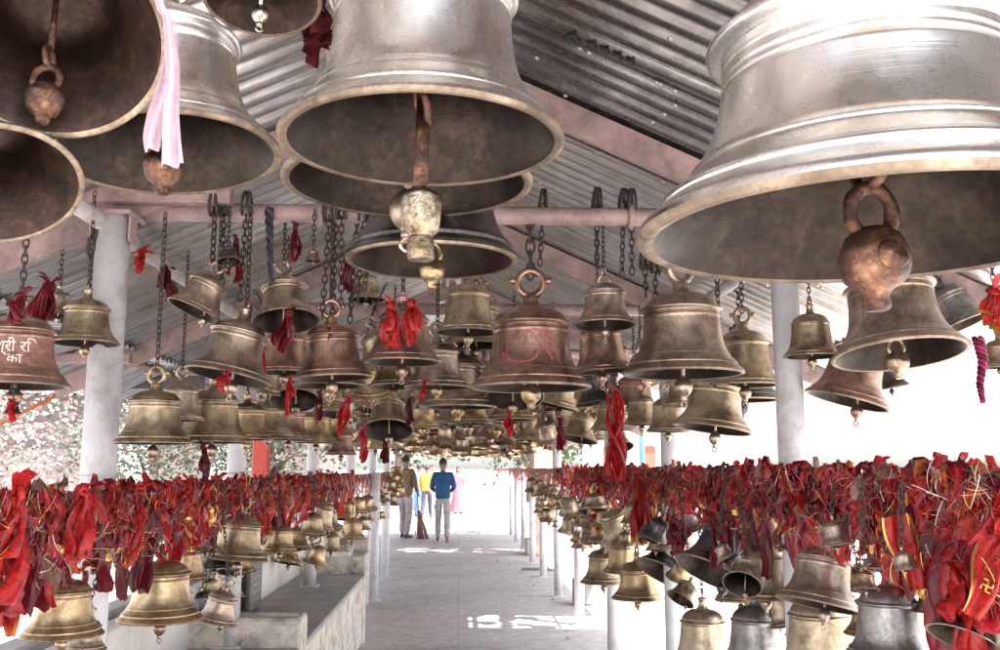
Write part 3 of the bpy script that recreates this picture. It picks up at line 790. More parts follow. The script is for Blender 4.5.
# left rail bells
def lrb(label, px, py, w, x=LRX, **kw):
    d0 = fwd + right * ((px - 500) / F) + upv * ((325 - py) / F); Y = x / d0.x * d0.y
    kw.setdefault('top', (x, Y, (LRZ if x < 0 else RRZ)))
    return hero(label, px, py, w, Y, **kw)
lrb('brass bell hanging from the left rail, cut by the lower left corner', 62, 636, 80, style='brass', crown='stub')
lrb('shiny brass bell under the left rail right of the nearest pole', 160, 620, 84, style='brass', crown='stub', clapmat='copper')
lrb('dark bronze bell over the second left pole, just below the rail', 236, 560, 64, style='olive', crown='ring', tilt=6, az=-60, clapmat='copper')
lrb('small bell on a knotted cord hanging below the others beside the second left pole', 216, 622, 44, x=-1.03, style='grey', crown='ring', tilt=14, az=-80)
lrb('half hidden brass bell behind the shiny brass bell', 186, 580, 44, x=-1.26, style='brass', kind='tall')
lrb('narrow dark bell hidden between cloth strips on the left rail', 205, 552, 32, x=-1.22, style='olive')
lrb('small brass bell at the edge of the shiny brass bell', 116, 560, 40, x=-1.28, style='brass')
for k, (px, py, w, st) in enumerate([(262, 535, 26, 'olive'), (279, 552, 38, 'brass'), (296, 550, 32, 'brass'), (311, 535, 32, 'olive'), (328, 520, 24, 'brass'), (336, 545, 26, 'olive'),
                                     (345, 520, 28, 'brass'), (352, 540, 30, 'brass'), (366, 512, 20, 'brass'), (362, 530, 18, 'olive'), (374, 498, 14, 'brass'), (370, 520, 16, 'brass')]):
    o_ = ['first', 'second', 'third', 'fourth', 'fifth', 'sixth', 'seventh', 'eighth', 'ninth', 'tenth', 'eleventh', 'twelfth'][k]
    lrb('%s bell below the left rail beyond the second pole, %s going away' % ({'brass': 'golden', 'olive': 'dull bronze'}[st], o_), px, py, w, x=LRX - .05 + .1 * (k % 2), style=st, crown='stub', tilt=rnd.uniform(0, 12), az=rnd.uniform(-180, 180), hi=False, group='bells under the left rail')
# right rail bells
X = RX - .06
def rrb(label, px, py, w, dx=0, **kw): return lrb(label, px, py, w, x=X + dx, **kw)
rrb('olive gold bell hanging alone over the white floor, right rail', 604, 583, 48, style='olive', crown='stub', dx=-.05)
rrb('bright golden bell lowest over the white floor, right rail', 638, 599, 53, style='brass', crown='stub', dx=-.08)
rrb('tilted tan bell under sparkling red tinsel on the right rail', 622, 538, 44, style='pale', tilt=24, az=110, crown='stub')
rrb('small bell at far left of the right rail cluster', 583, 548, 26, style='olive', crown='stub', dx=.05)
rrb('bronze bell tilted left above the bright golden bell', 658, 545, 44, style='olive', tilt=32, az=-110, crown='stub')
rrb('black bell tilted left with a maroon cloth on its crown', 664, 575, 62, style='dark', tilt=34, az=-60, crown='ring', dx=.02)
rrb('big blue black bell tilted left, centre of the right rail cluster', 712, 575, 80, style='dark', tilt=32, az=-62, crown='stub', dx=-.08)
rrb('pale gold upright bell beside the blue black bell', 766, 597, 68, style='pale', kind='tall', crown='stub')
rrb('dark grey bell tilted left, right of the near right pole', 818, 606, 84, style='grey', tilt=16, az=-60, crown='ring', dx=-.06)
rrb('steel grey upright bell in the lower right', 891, 655, 86, style='steel', kind='tall', crown='stub', dx=.02)
rrb('golden bell at the bottom edge below the black tilted bell', 704, 662, 66, style='pale', kind='tall', crown='stub', dx=-.03)
rrb('bluish silver bell at the bottom edge below the pale gold bell', 757, 664, 72, style='steel', kind='tall', crown='stub', dx=.04)
rrb('wide golden bell at the bottom edge below the dark grey bell', 822, 670, 90, style='pale', kind='tall', crown='stub', dx=.06)
rrb('small bronze bell with open mouth below the blue black bell', 680, 600, 30, style='olive', tilt=40, az=-60, dx=-.1, crown='stub')
rrb('small dark bell with open mouth against the pale gold bell', 742, 585, 40, style='grey', tilt=46, az=-30, dx=-.14, crown='stub')
rrb('tiny grey bell lying on the blue black bell', 728, 560, 24, style='grey', tilt=30, az=50, dx=-.16, crown='stub')
rrb('dark bell wrapped in red cloth at the lower right corner', 962, 640, 70, style='dark', tilt=30, az=-60, crown='ring', dx=-.06)
rrb('grey bell at the right edge behind the cloth wrapped bell', 1008, 655, 66, style='grey', kind='tall', crown='stub', dx=.02)
rrb('grey lilac bell under the rail left of the blue black bell', 690, 530, 42, style='steel', tilt=20, az=100, crown='stub', dx=.06)
rrb('small dark bell between pole and dark grey bell, close under the rail', 800, 555, 44, style='grey', tilt=16, az=-80, crown='stub', dx=.05)
rrb('small grey bell above the shoulder of the dark grey tilted bell', 838, 545, 34, style='grey', tilt=10, az=40, crown='stub', dx=-.1)
rrb('small brown bell tied beside the steel grey bell', 866, 590, 26, style='copper', tilt=14, az=-30, crown='stub', dx=-.14)
rrb('small bell in front of the steel grey bell, close to its crown', 906, 570, 26, style='grey', tilt=10, az=30, crown='stub', dx=-.16)
rrb('bronze bell deep in the cloth above the pale gold bell', 770, 545, 50, style='olive', crown='stub', dx=.08)
rrb('brass bell hidden behind the steel grey bell', 935, 612, 44, style='brass', crown='stub', dx=.12)

# ------------------------------------------------------------------ filler bells
ORD = ['first', 'second', 'third', 'fourth', 'fifth', 'sixth', 'seventh', 'eighth', 'ninth', 'tenth', 'eleventh', 'twelfth', 'thirteenth', 'fourteenth', 'fifteenth', 'sixteenth',
       'seventeenth', 'eighteenth', 'nineteenth', 'twentieth', 'twenty-first', 'twenty-second', 'twenty-third', 'twenty-fourth', 'twenty-fifth', 'twenty-sixth', 'twenty-seventh', 'twenty-eighth',
       'twenty-ninth', 'thirtieth', 'thirty-first', 'thirty-second', 'thirty-third', 'thirty-fourth', 'thirty-fifth', 'thirty-sixth', 'thirty-seventh', 'thirty-eighth', 'thirty-ninth', 'fortieth'] + ['forty-' + w_ for w_ in 'first second third fourth fifth sixth seventh eighth ninth'.split()] + ['fiftieth'] + ['fifty-' + w_ for w_ in 'first second third fourth fifth sixth'.split()]
ADJ = {'brass': 'golden', 'olive': 'dull bronze', 'copper': 'red brown', 'grey': 'grey brown', 'pale': 'pale tan', 'dark': 'blackish', 'steel': 'grey'}
def free(c, R, k=.62):
    for (p, r) in PLACED:
        if (p - c).length < k * (r + R) + .005: return False
    return True
def fill(count, gen, labelf, group, key):
    got = []; tries = 0
    while len(got) < count and tries < count * 40:
        tries += 1; P, Rr, top, st = gen()
        c = P + Vector((0, 0, .6 * Rr))
        if not free(c, Rr): continue
        PLACED.append((c, Rr)); got.append((P, Rr, top, st))
    got.sort(key=key)
    for i, (P, Rr, top, st) in enumerate(got):
        PLACED_len = len(PLACED)
        bell(labelf(ADJ[st], ORD[i]), P, Rr, style=st, kind=rnd.choice(['flared', 'flared', 'tall', 'squat']), crown=rnd.choice(['ring', 'stub', 'stub', 'lug']),
             tilt=rnd.choice([0, 3, 6, 14, 24]), az=rnd.uniform(-180, 180), top=top, hi=False, group=group, clapmat=rnd.choice([None, 'brass', 'rust']))
        del PLACED[PLACED_len:]
wts = ['brass'] * 5 + ['olive'] * 5 + ['grey'] * 3 + ['copper'] * 2 + ['pale'] * 2 + ['dark']
for k, Y in enumerate(FR[1:4]):
    cnt = [25, 29, 19][k]
    def gen(Y=Y, k=k):
        x = rnd.uniform(-1.2, 1.2); Rr = rnd.uniform(.08, .20)
        zmin = (1.94 if k == 0 else 1.84) - .16 * abs(x)
        z = rnd.uniform(zmin, 2.25 - 1.6 * Rr * .6)
        y2 = Y + rnd.uniform(-.8, .8)
        return Vector((x, y2, z)), Rr, (x, y2, TZ), rnd.choice(wts)
    fill(cnt, gen, lambda a, o, k=k: '%s bell in the crowd hanging near the %s tie pipe, %s from left' % (a, names9[k + 1], o),
         'bells crowded near the %s tie pipe' % names9[k + 1], lambda g: g[0].x)
    # two pipes lengthwise each side of the tie the crowd is hooked on
    for yy in (-.35, .35):
        pass
def railgen(x0, z, ya, yb, out, o0=-.06):
    def g():
        y2 = rnd.uniform(ya, yb); Rr = rnd.uniform(.05, .13)
        x = x0 + out * rnd.uniform(o0, .20); zz = z - rnd.uniform(.20, .58) - Rr * .5
        return Vector((x, y2, zz)), Rr, (x0, y2, z), rnd.choice(wts)
    return g
fill(34, railgen(RX - .06, RRZ, 2.3, 5.6, 1, .05), lambda a, o: '%s bell half buried in cloth under the near right rail, %s going away' % (a, o), 'small bells half buried under the near right rail', lambda g: g[0].y)
fill(54, railgen(RX - .06, RRZ, 5.0, 13.5, -.7), lambda a, o: '%s bell under the middle stretch of the right rail, %s going away' % (a, o), 'bells under the middle of the right rail', lambda g: g[0].y)
fill(20, railgen(LRX, LRZ, 2.4, 8, -1, .05), lambda a, o: '%s bell half buried in cloth under the near left rail, %s going away' % (a, o), 'small bells half buried under the near left rail', lambda g: g[0].y)
fill(18, railgen(LRX, LRZ, 6.5, 13, .35), lambda a, o: '%s bell under the far stretch of the left rail, %s going away' % (a, o), 'bells under the far left rail', lambda g: g[0].y)
NB = sum(1 for o in COL.objects if o.name.startswith('temple_bell'))
# far mass of bells: one object
b = MB(); pr = outer('flared')[::4]
for _ in range(960):
    x = rnd.uniform(-1.35, 1.35); y2 = rnd.uniform(10.8, 27); z = rnd.uniform(1.80, 2.4); s = rnd.uniform(.07, .16)
    if _ > 720: x = 1.13 + rnd.uniform(-.15, .15); y2 = rnd.uniform(13, 29)
    elif _ > 690: x = -1.08 + rnd.uniform(-.1, .1); y2 = rnd.uniform(12.5, 16); z = rnd.uniform(.88, 1.4)
    if 690 < _ <= 720: z = rnd.uniform(1.0, 1.4)
    q = Matrix.Rotation(rnd.uniform(-.3, .3), 3, 'X')
    b.lathe([(r * s, zz * s) for r, zz in pr], 10, rnd.randrange(4), (x, y2, z), q)
tag(link('bell_cluster', b.mesh('bell_cluster', [M['brass'], M['olive'], M['grey'], M['copper']])), 'far mass of small dull bells over the sunlit end of the walkway', 'bells', kind='stuff')

# extra loose chains on the first tie
for k, (px, y0_, y1_, Y) in enumerate([(212, 208, 268, 3.34), (222, 208, 285, 3.36), (240, 208, 300, 3.38), (322, 212, 318, 3.36), (332, 212, 330, 3.42), (341, 212, 306, 3.38), (350, 212, 322, 3.44), (358, 214, 300, 3.40), (365, 214, 290, 3.35),
                                       (540, 204, 265, 3.42), (597, 204, 268, 3.44), (622, 204, 276, 3.42), (632, 204, 274, 3.38), (646, 262, 296, 3.42), (655, 266, 300, 3.4), (90, 250, 300, 3.3), (104, 240, 300, 3.3)]):
    a = at(px, y0_, Y); c = at(px, y1_, Y); n = max(2, round((a.z - c.z) / .026))
    o = link('loose_chain', chain_mesh(n, n < 60), None, c); s = (a.z - c.z) / n; o.scale = (s * .85, s * .85, s)
    o.rotation_euler = (rnd.uniform(-.05, .05), rnd.uniform(-.05, .05), rnd.uniform(0, 3))
    b = MB()
    for q_ in range(2): b.torus(((q_ - .5) * .9, 0, n + .6), 1.6, .26, (1, 0, .25 * (q_ - .5)), 18, 6)
    wr_ = link('chain_wrap', b.mesh('chain_wrap', [M['chain']]), o)
    wr_.rotation_euler.z = -o.rotation_euler.z
    tag(o, 'rusty empty chain dangling from the first tie pipe, %s from left' % ORD[[16,17,15][0] if False else k], 'chain', 'empty chains on the first tie pipe')

# ------------------------------------------------------------------ cloth
def strip_mesh(rg, L, w, fold=.012, twist=1.2, gold=True, mark=False):
    """ribbon over a rail that runs along Y: front falls on the -X side"""
    nT = 16; nW = 10; v = []; f = []; mats = []
    path = [(.028, -.045 - rg.random() * .06), (.026, .012), (.0, .030), (-.026, .012)]
    k = 12; ph = rg.uniform(0, 6); amp = rg.uniform(.004, .018); lean = rg.uniform(-.04, .04)
    for i in range(1, k + 1):
        t = i / k; path.append((-.03 - .012 * math.sin(t * 3 + ph) * t - amp * math.sin(5 * t + ph), .012 - L * t))
    n = len(path)
    tw = rg.uniform(-twist, twist)
    for i, (x, z) in enumerate(path):
        t = max(0, (i - 3) / (n - 4)); ww = w * (.45 + .55 * min(1, t * 2.2 + .1)) * (1 - .25 * rg.random() * t)
        ang = tw * t; yc = lean * t
        for j in range(nW + 1):
            s = j / nW - .5
            fo = fold * (math.sin(s * 9 + ph + t * 2) * (.5 + t) + .6 * math.sin(t * 13 + ph * 2 + s * 4))
            v.append((x + math.sin(ang) * s * ww + math.cos(ang) * fo, yc + math.cos(ang) * s * ww - math.sin(ang) * fo, z + (0 if i < n - 1 else rg.uniform(-.012, .012))))
    b = MB()
    for i in range(n - 1):
        for j in range(nW):
            mi = 1 if gold and (j in (0, nW - 1) or i == n - 2) else 0
            if mark and i in (8, 10) and 3 < j < 7: mi = 1
            if mark and i == 9 and j == 4: mi = 1
            b.add([v[i * (nW + 1) + j], v[(i + 1) * (nW + 1) + j], v[(i + 1) * (nW + 1) + j + 1], v[i * (nW + 1) + j + 1]], [(0, 1, 2, 3)], mi)
    # weld the strip (shared verts) for smooth shading
    b2 = MB(); b2.v = v; b2.f = [(i * (nW + 1) + j, (i + 1) * (nW + 1) + j, (i + 1) * (nW + 1) + j + 1, i * (nW + 1) + j + 1) for i in range(n - 1) for j in range(nW)]
    b2.m = b.m; b2.sm = [True] * len(b2.f)
    # knot
    b2.torus((-.03, 0, .0), .016, .010, (0, 1, .3), 10, 6, 0)
    return b2.mesh('cloth_strip', [M['red'], M['gold']])
rg = random.Random(11)
STRIPS = [strip_mesh(rg, rg.uniform(.12, .30), rg.uniform(.03, .075), rg.uniform(.008, .018), gold=rg.random() < .2, mark=rg.random() < .2) for _ in range(20)]
SHORT = [strip_mesh(rg, rg.uniform(.05, .13), rg.uniform(.03, .07), rg.uniform(.012, .022), gold=rg.random() < .25) for _ in range(10)]
segn = ['before the nearest white pole', 'between the first and second white poles', 'between the second and third white poles', 'beyond the third white pole']
def seg_of(y, poles):
    for i in range(3):
        if y < poles[i]: return i
    return 3
def strips(n, x, z, ya, yb, side, poles, flip):
    for i in range(n):
        y = ya + (yb - ya) * ((i + rg.random()) / n) ** 1.25
        me = rg.choice(STRIPS if rg.random() < .62 else SHORT)
        o = link('cloth_strip', me, None, (x + rg.uniform(-.012, .012), y, z + rg.uniform(-.03, .02)))
        s = rg.uniform(.75, 1.15); o.scale = (s, s * rg.uniform(.8, 1.3), s * (1.35 if side == 'right' and y < 4.5 else 1))
        o.rotation_euler = (rg.uniform(-.12, .12), rg.uniform(-.08, .08), (0 if (rg.random() < .68) == flip else math.pi) + rg.uniform(-.5, .5))
        own(o, M['maroon'] if rg.random() < .35 else M['red'])
        k = seg_of(y, poles)
        tag(o, 'red votive cloth strip knotted over the %s rail %s' % (side, segn[k]), 'cloth', 'cloth strips on the %s rail %s' % (side, segn[k]))
strips(150, RX - .06, RRZ, 2.0, 10, 'right', RP, True)
strips(140, LRX, LRZ, 2.1, 9, 'left', LP, False)
# tinsel and threads: nobody could count them
def tinsel(name, x, z, ya, yb, n, label, drop, sc=1.0, top=.03):
    b = MB()
    for i in range(n):
        y = ya + (yb - ya) * rg.random() ** 1.6
        p = Vector((x + rg.choice([-1, 1]) * (.02 + .075 * rg.random() ** .7), y, z + top * rg.uniform(-.5, 1) - drop * rg.random() ** 1.5))
        d = Vector((rg.uniform(-1, 1), rg.uniform(-1, 1), rg.uniform(-2.2, .4))).normalized(); L = rg.uniform(.03, .085) * sc
        w = Vector((rg.uniform(-1, 1), rg.uniform(-1, 1), rg.uniform(-1, 1))).cross(d).normalized(); e = d.cross(w).normalized(); w2 = w * rg.uniform(.0003, .0008) * sc
        cr_ = L * rg.uniform(.05, .22); k1, k2 = rg.uniform(2, 9), rg.uniform(0, 6); v = []
        for k in range(9):
            t = k / 8; q = p + d * L * (t - .5) + e * cr_ * math.sin(k1 * t + k2) + w * cr_ * .7 * math.cos(k1 * t * .8 + k2); v += [q + w2, q - w2]
        b.add(v, [(2 * k, 2 * k + 1, 2 * k + 3, 2 * k + 2) for k in range(8)], rg.choice([0, 0, 1, 2, 3, 3, 3, 3, 4, 4]))
    tag(link(name, b.mesh(name, [M['gold'], M['silverthread'], M['pinktinsel'], M['redtinsel'], M['browntinsel']])), label, 'tinsel', kind='stuff')
tinsel('tinsel_threads', RX - .06, RRZ, 1.9, 20, 12000, 'glittering red silver and gold tinsel threads tangled along the right rail', .24)
tinsel('tinsel_threads', LRX, LRZ, 2.0, 16, 10000, 'dark red and silver tinsel threads tangled along the left rail', .20)
# crumpled scraps packed round the rails
def scraps(x, z, ya, yb, n, label):
    b = MB()
    for i in range(n):
        y = ya + (yb - ya) * rg.random() ** 1.4; a = rg.uniform(0, 6.28); ring = rg.uniform(.02, .06)
        c = Vector((x + math.cos(a) * ring, y, z + .008 + math.sin(a) * ring * .6 - abs(rg.gauss(0, .075)) * (.35 + .9 * abs(math.sin(y * 2.3 + x))) + (rg.random() ** 3) * .035))
        u = Vector((rg.gauss(0, .35), rg.gauss(0, .45), -1)).normalized(); w = u.orthogonal().normalized(); w = Quaternion(u, rg.uniform(0, 6.28)) @ w; nn = u.cross(w)
        L = rg.uniform(.04, .125); W = rg.uniform(.014, .042); f1, f2 = rg.uniform(-1, 1), rg.uniform(0, 6); v = []
        for p in range(6):
            for q in range(5):
                s_, t_ = q / 4 - .5, p / 5
                v.append(c + u * L * (t_ - .3) + w * W * s_ * (.25 + .95 * math.sin(math.pi * min(1, .08 + t_ * .80))) + nn * (.011 * math.sin(s_ * 9 + f2 + t_ * 3) + .018 * f1 * math.sin(t_ * 5 + f2)))
        b.add(v, [(p * 5 + q, p * 5 + q + 1, p * 5 + q + 6, p * 5 + q + 5) for p in range(5) for q in range(4)], rg.choice([0, 0, 0, 0, 1, 1, 4, 5, 2, 3]))
    tag(link('cloth_scraps', b.mesh('cloth_scraps', [M['redbright'], M['maroon'], M['browntinsel'], M['palerag'], M['red'], M['orangerag']])), label, 'cloth', kind='stuff')
scraps(RX - .06, RRZ, 1.9, 11, 1900, 'crumpled red and maroon cloth scraps packed round the near right rail')
scraps(LRX, LRZ, 2.0, 10, 1650, 'crumpled red and maroon cloth scraps packed round the near left rail')
b = MB()
for i in range(130):
    x = rg.choice([-1, 1]) * (1.15 - abs(rg.gauss(0, .35))); y = 3 + 16 * rg.random(); a = rg.uniform(0, 6.28); L = rg.uniform(.012, .05); wd = L * rg.uniform(.12, .5)
    if x < -.75 and y < 11.4: continue
    u = Vector((math.cos(a), math.sin(a), 0)) * L; q = Vector((-math.sin(a), math.cos(a), 0)) * wd; c = Vector((x, y, .009)); l_ = Vector((0, 0, rg.uniform(.002, .012)))
    b.add([c - u, c + q * .5 + l_, c + u, c - q * .5 + l_ * .3], [(0, 1, 2, 3)], rg.choice([0, 1, 1, 2]))
tag(link('floor_litter', b.mesh('floor_litter', [M['red'], M['browntinsel'], M['maroon']])), 'bits of thread and dry leaf scattered on the floor', 'litter', kind='stuff')
# far garlands
def garland(x, z, ya, yb, label):
    b = MB()
    for i in range(420):
        y = rg.uniform(ya, yb); w = rg.uniform(.03, .07); L = rg.uniform(.08, .26); xx = x + rg.choice([-.04, .04]) + rg.uniform(-.03, .03); zz = z + .03
        dy = rg.uniform(-.04, .04); dx = rg.uniform(-.03, .03)
        v = [(xx, y - w / 2, zz), (xx, y + w / 2, zz), (xx + dx, y + w / 2 + dy * .5, zz - L * .5), (xx + dx, y - w / 2 + dy * .5, zz - L * .5), (xx + dx * .3, y + w * .35 + dy, zz - L), (xx + dx * .3, y - w * .35 + dy, zz - L)]
        b.add(v, [(0, 1, 2, 3), (3, 2, 4, 5)], rg.choice([0, 0, 1, 1, 2, 3]))
    tag(link('cloth_garland', b.mesh('cloth_garland', [M['redbright'], M['maroon'], M['browntinsel'], M['pinktinsel']])), label, 'cloth', kind='stuff')
garland(RX - .06, RRZ, 19, 30, 'faint brown and red cloth scraps on the farthest part of the right rail')
garland(RX - .06, RRZ, 9.5, 21, 'blurred red and brown cloth scraps crowding the far right rail')
garland(LRX, LRZ, 8.5, 16, 'blurred red cloth scraps crowding the far left rail')

# single cloths
def ribbon(name, label, pts, w, mat, trim='gold', gold=False, fold=.15, cat='cloth', wdir=None):
    P = [Vector(p) for p in pts]; Q = []
    for i in range(len(P) - 1):
        a, b_, c_, d = P[max(i - 1, 0)], P[i], P[i + 1], P[min(i + 2, len(P) - 1)]
        for k in range(6):
            t = k / 6; Q.append(.5 * ((2 * b_) + (c_ - a) * t + (2 * a - 5 * b_ + 4 * c_ - d) * t ** 2 + (3 * b_ - a - 3 * c_ + d) * t ** 3))
    Q.append(P[-1]); nW = 8; v = []; ws = w if isinstance(w, list) else [w] * len(P)
    for i, p in enumerate(Q):
        u = i / 6; k = min(int(u), len(ws) - 2); ww = ws[k] + (ws[k + 1] - ws[k]) * (u - k)
        t = (Q[min(i + 1, len(Q) - 1)] - Q[max(i - 1, 0)]).normalized()
        side = (Vector(wdir) if wdir else t.cross(Vector((0, 1, 0)))); side = (side - t * side.dot(t)).normalized(); nn = t.cross(side)
        for j in range(nW + 1):
            s = j / nW - .5
            v.append(p + side * s * ww + nn * ww * fold * math.sin(s * 10 + i * .12))
    b = MB(); b.v = [tuple(x) for x in v]
    b.f = [(i * (nW + 1) + j, (i + 1) * (nW + 1) + j, (i + 1) * (nW + 1) + j + 1, i * (nW + 1) + j + 1) for i in range(len(Q) - 1) for j in range(nW)]
    b.m = [1 if gold and j in (0, nW - 1) else 0 for i in range(len(Q) - 1) for j in range(nW)]; b.sm = [True] * len(b.f)
    return tag(link(name, b.mesh(name, [M[mat], M[trim]])), label, cat)
def pix(l, Y): return [at(x, y, Y) if not isinstance(Y, list) else at(x, y, Y[i]) for i, (x, y) in enumerate(l)]
ribbon('scarf', 'pale pink folded scarf hanging between the two top left bells', [Vector((at(158, -40, 1.18).x, 1.25, FZ + .03))] + pix([(160, -40), (168, 20), (173, 70), (171, 120), (172, 166)], 1.18), [.012, .010, .012, .020, .026, .034], 'pinkcloth', fold=.34)
ribbon('scarf', 'short pale scarf end beside the longer pink one at top left', pix([(172, 40), (166, 85), (158, 115), (153, 136), (153, 150)], 1.21), [.010, .018, .026, .028, .024], 'pinkcloth', fold=.34)

def rag(label, P, L, w, mat, n=5, seed=0, spread=.35, gold=False, name='red_cloth'):
    g = random.Random(seed * 7 + 3); b = MB(); P = Vector(P)
    for k in range(3):       # the knot: a few turns of twisted cloth
        b.torus(P + Vector((g.uniform(-.1, .1), 0, g.uniform(-.2, .2))) * w, .20 * w, .11 * w, (g.uniform(-1, 1), g.uniform(-1, 1), g.uniform(-.4, .4)), 10, 6, 0, sy=g.uniform(.7, 1.4))
    for k in range(3):       # loose ends that stick out
        e = P + Vector((g.uniform(-1, 1), g.uniform(-.6, .6), g.uniform(.1, .8))) * w; m_ = (P + e) / 2 + Vector((0, 0, .2 * w)); sd0 = Vector((g.uniform(-1, 1), g.uniform(-1, 1), g.uniform(-.5, .5))).normalized() * w * .2
        b.add([P - sd0 * .4, P + sd0 * .4, m_ + sd0, m_ - sd0, e + sd0 * .7, e - sd0 * .9], [(0, 1, 2, 3), (3, 2, 4, 5)], 0)
    for k in range(n):
        d = Vector((g.gauss(0, spread), g.gauss(0, spread) - .15, -1)).normalized(); ln = L * g.uniform(.5, 1.05); ww = w * g.uniform(.6, 1.2)
        sd_ = Vector((g.uniform(-1, 1), g.uniform(-.6, .6), 0)); sd_ = (sd_ - d * sd_.dot(d)).normalized(); ph = g.uniform(0, 6); tw = g.uniform(-1.6, 1.6); v = []; nT, nW = 12, 8
        for i in range(nT + 1):
            t = i / nT; q = Quaternion(d, tw * t); u = q @ sd_; nn = d.cross(u)
            sag = Vector((d.x, d.y, 0)) * -.5 * ln * t * t
            c = P + d * ln * t + sag + nn * .10 * ln * math.sin(t * 5 + ph)
            for j in range(nW + 1):
                s_ = j / nW - .5
                v.append(c + u * ww * s_ * (.3 + .9 * t if t < .6 else .84) + nn * ww * .22 * math.sin(s_ * 11 + ph + t * 3) * (.4 + t) + d * (.06 * ww * math.sin(j * 2 + ph) if i == nT else 0))
        o_ = len(b.v)
        b.add(v, [(i * (nW + 1) + j, (i + 1) * (nW + 1) + j, (i + 1) * (nW + 1) + j + 1, i * (nW + 1) + j + 1) for i in range(nT) for j in range(nW)], 0)
        if gold:
            for q_ in range(nT * nW):
                if q_ % nW == 0 or q_ // nW == nT - 1: b.m[-(nT * nW) + q_] = 1
    return tag(link(name, b.mesh(name, [M[mat], M['gold']])), label, 'cloth')
def atX(px, py, X):
    d = fwd + right * ((px - 500) / F) + upv * ((325 - py) / F); return CAM + d * (X / d.x)
rag('red cloth falling over the left shoulder of the purple brown bell', at(392, 306, 3.26), .17, .055, 'redbright', 5, 31, .25)
rag('red cloth falling over the right shoulder of the purple brown bell', at(412, 305, 3.26), .14, .055, 'redbright', 5, 32, .35)
rag('dark red cloth hanging out of the brown bell under the first tie pipe', at(289, 312, 3.3), .17, .045, 'maroon', 5, 1)
rag('dark red cloth bundle tied at the top between silver bells', at(318, 2, 2.25), .17, .08, 'maroon', 7, 2, .3)
rag('red cloth scrap hanging from the brown bell left of centre', at(226, 374, 3.1), .07, .03, 'redbright', 4, 3)
rag('red scrap hanging under the golden brown bell near the left rail', at(203, 446, 3.3), .15, .03, 'maroon', 4, 4, .2)
rag('bright red rag tied on the pale eave pipe near the left pole', atX(141, 254, -1.22), .08, .05, 'redbright', 4, 5, .7)
rag('dark red rag wound on the pale eave pipe behind the crooked bell', atX(165, 270, -1.22), .13, .06, 'maroon', 6, 6, .5)
rag('maroon rag over the small bell by the lettered bell', at(50, 284, 3.2), .17, .06, 'maroon', 6, 7, .35)
rag('maroon cloth tied round the crown of the bell at the left edge', at(20, 300, 2.65), .10, .05, 'maroon', 5, 8, .6)
rag('maroon cloth stuffed on the crown of the black tilted bell', atX(676, 522, RX - .12), .22, .10, 'maroon', 6, 9, .3)
rag('red cloth with gold trim bulging at the right edge under the huge bell', at(994, 292, 2.5), .14, .07, 'redbright', 7, 10, .4, True)
rag('dark red cloth behind the right edge of the huge silver bell', at(1002, 40, 1.75), .14, .06, 'maroon', 6, 11, .4, True)
rag('bright red cloth with gold trim hanging in front of the steel grey bell', at(916, 492, 2.25), .24, .075, 'redbright', 6, 12, .16, True)
rag('red cloth bundle beside the lower right corner of the rail', at(985, 545, 1.98), .18, .08, 'redbright', 7, 13, .3)
rag('red cloth tied round the dark bell at lower right', at(960, 575, 2.05), .17, .07, 'redbright', 6, 14, .3)
rag('maroon cloth over the dark bell at lower right', at(975, 590, 2.08), .18, .06, 'maroon', 6, 15, .3)
rag('widest bright red cloth hanging from the left rail at the left edge', at(14, 498, 2.30), .25, .085, 'redbright', 4, 16, .1, False)
rag('bright red cloth left of the nearest pole on the left rail', at(82, 492, 2.62), .19, .06, 'redbright', 4, 17, .14)
rag('bright red cloth over the shiny brass bell on the left rail', atX(140, 490, LRX + .06), .26, .06, 'redbright', 4, 18, .14)
rag('bright red cloth with gold edges on the left rail before the dark bronze bell', atX(190, 486, LRX + .06), .25, .06, 'redbright', 4, 19, .14, True)
rag('twisted dark red cloth hanging over the blue black bell', atX(712, 520, RX - .2), .25, .06, 'maroon', 5, 20, .3)
rag('orange red glittering cloth on the right rail above the golden bells', atX(600, 480, RX - .14), .45, .13, 'redbright', 7, 21, .25, True)
rag('bright red cloth on the right rail left of the second pole', atX(640, 478, RX - .13), .40, .11, 'redbright', 7, 22, .25, True)
for k, (px, py, Y_, L_, w_, mt, where) in enumerate([(348, 398, 4.8, .20, .035, 'redbright', 'left of the row of pale gold bells'), (362, 432, 6.2, .20, .06, 'redbright', 'over the dull bells before the third left pole'),
        (410, 400, 5.2, .16, .03, 'maroon', 'under the purple brown bell'), (424, 382, 4.4, .10, .03, 'redbright', 'on the brass clapper below the red draped bell'), (509, 414, 5.0, .14, .04, 'redbright', 'below the lip of the motif bell'),
        (385, 440, 7.5, .22, .05, 'maroon', 'deep in the crowd left of the walking man'), (560, 420, 5.6, .18, .04, 'maroon', 'in the crowd right of the motif bell'), (236, 240, 3.36, .16, .03, 'maroon', 'on chains near the left end of the first pipe'),
        (296, 226, 3.38, .20, .03, 'maroon', 'on the first tie pipe above the cloth stuffed bell'), (346, 262, 3.36, .14, .035, 'maroon', 'tangled in the chains above the dark purple bell'), (262, 352, 3.5, .12, .03, 'redbright', 'between the left swinging bell and the copper bell'),
        (330, 330, 3.3, .05, .03, 'maroon', 'on the crown of the dark purple brown bell'), (12, 402, 2.62, .06, .025, 'redbright', 'at the clapper of the lettered bell')]):
    rag('small %s rag hanging %s' % ('bright red' if mt == 'redbright' else 'dark red', where), at(px, py, Y_), L_, w_, mt, 4, 40 + k, .22)
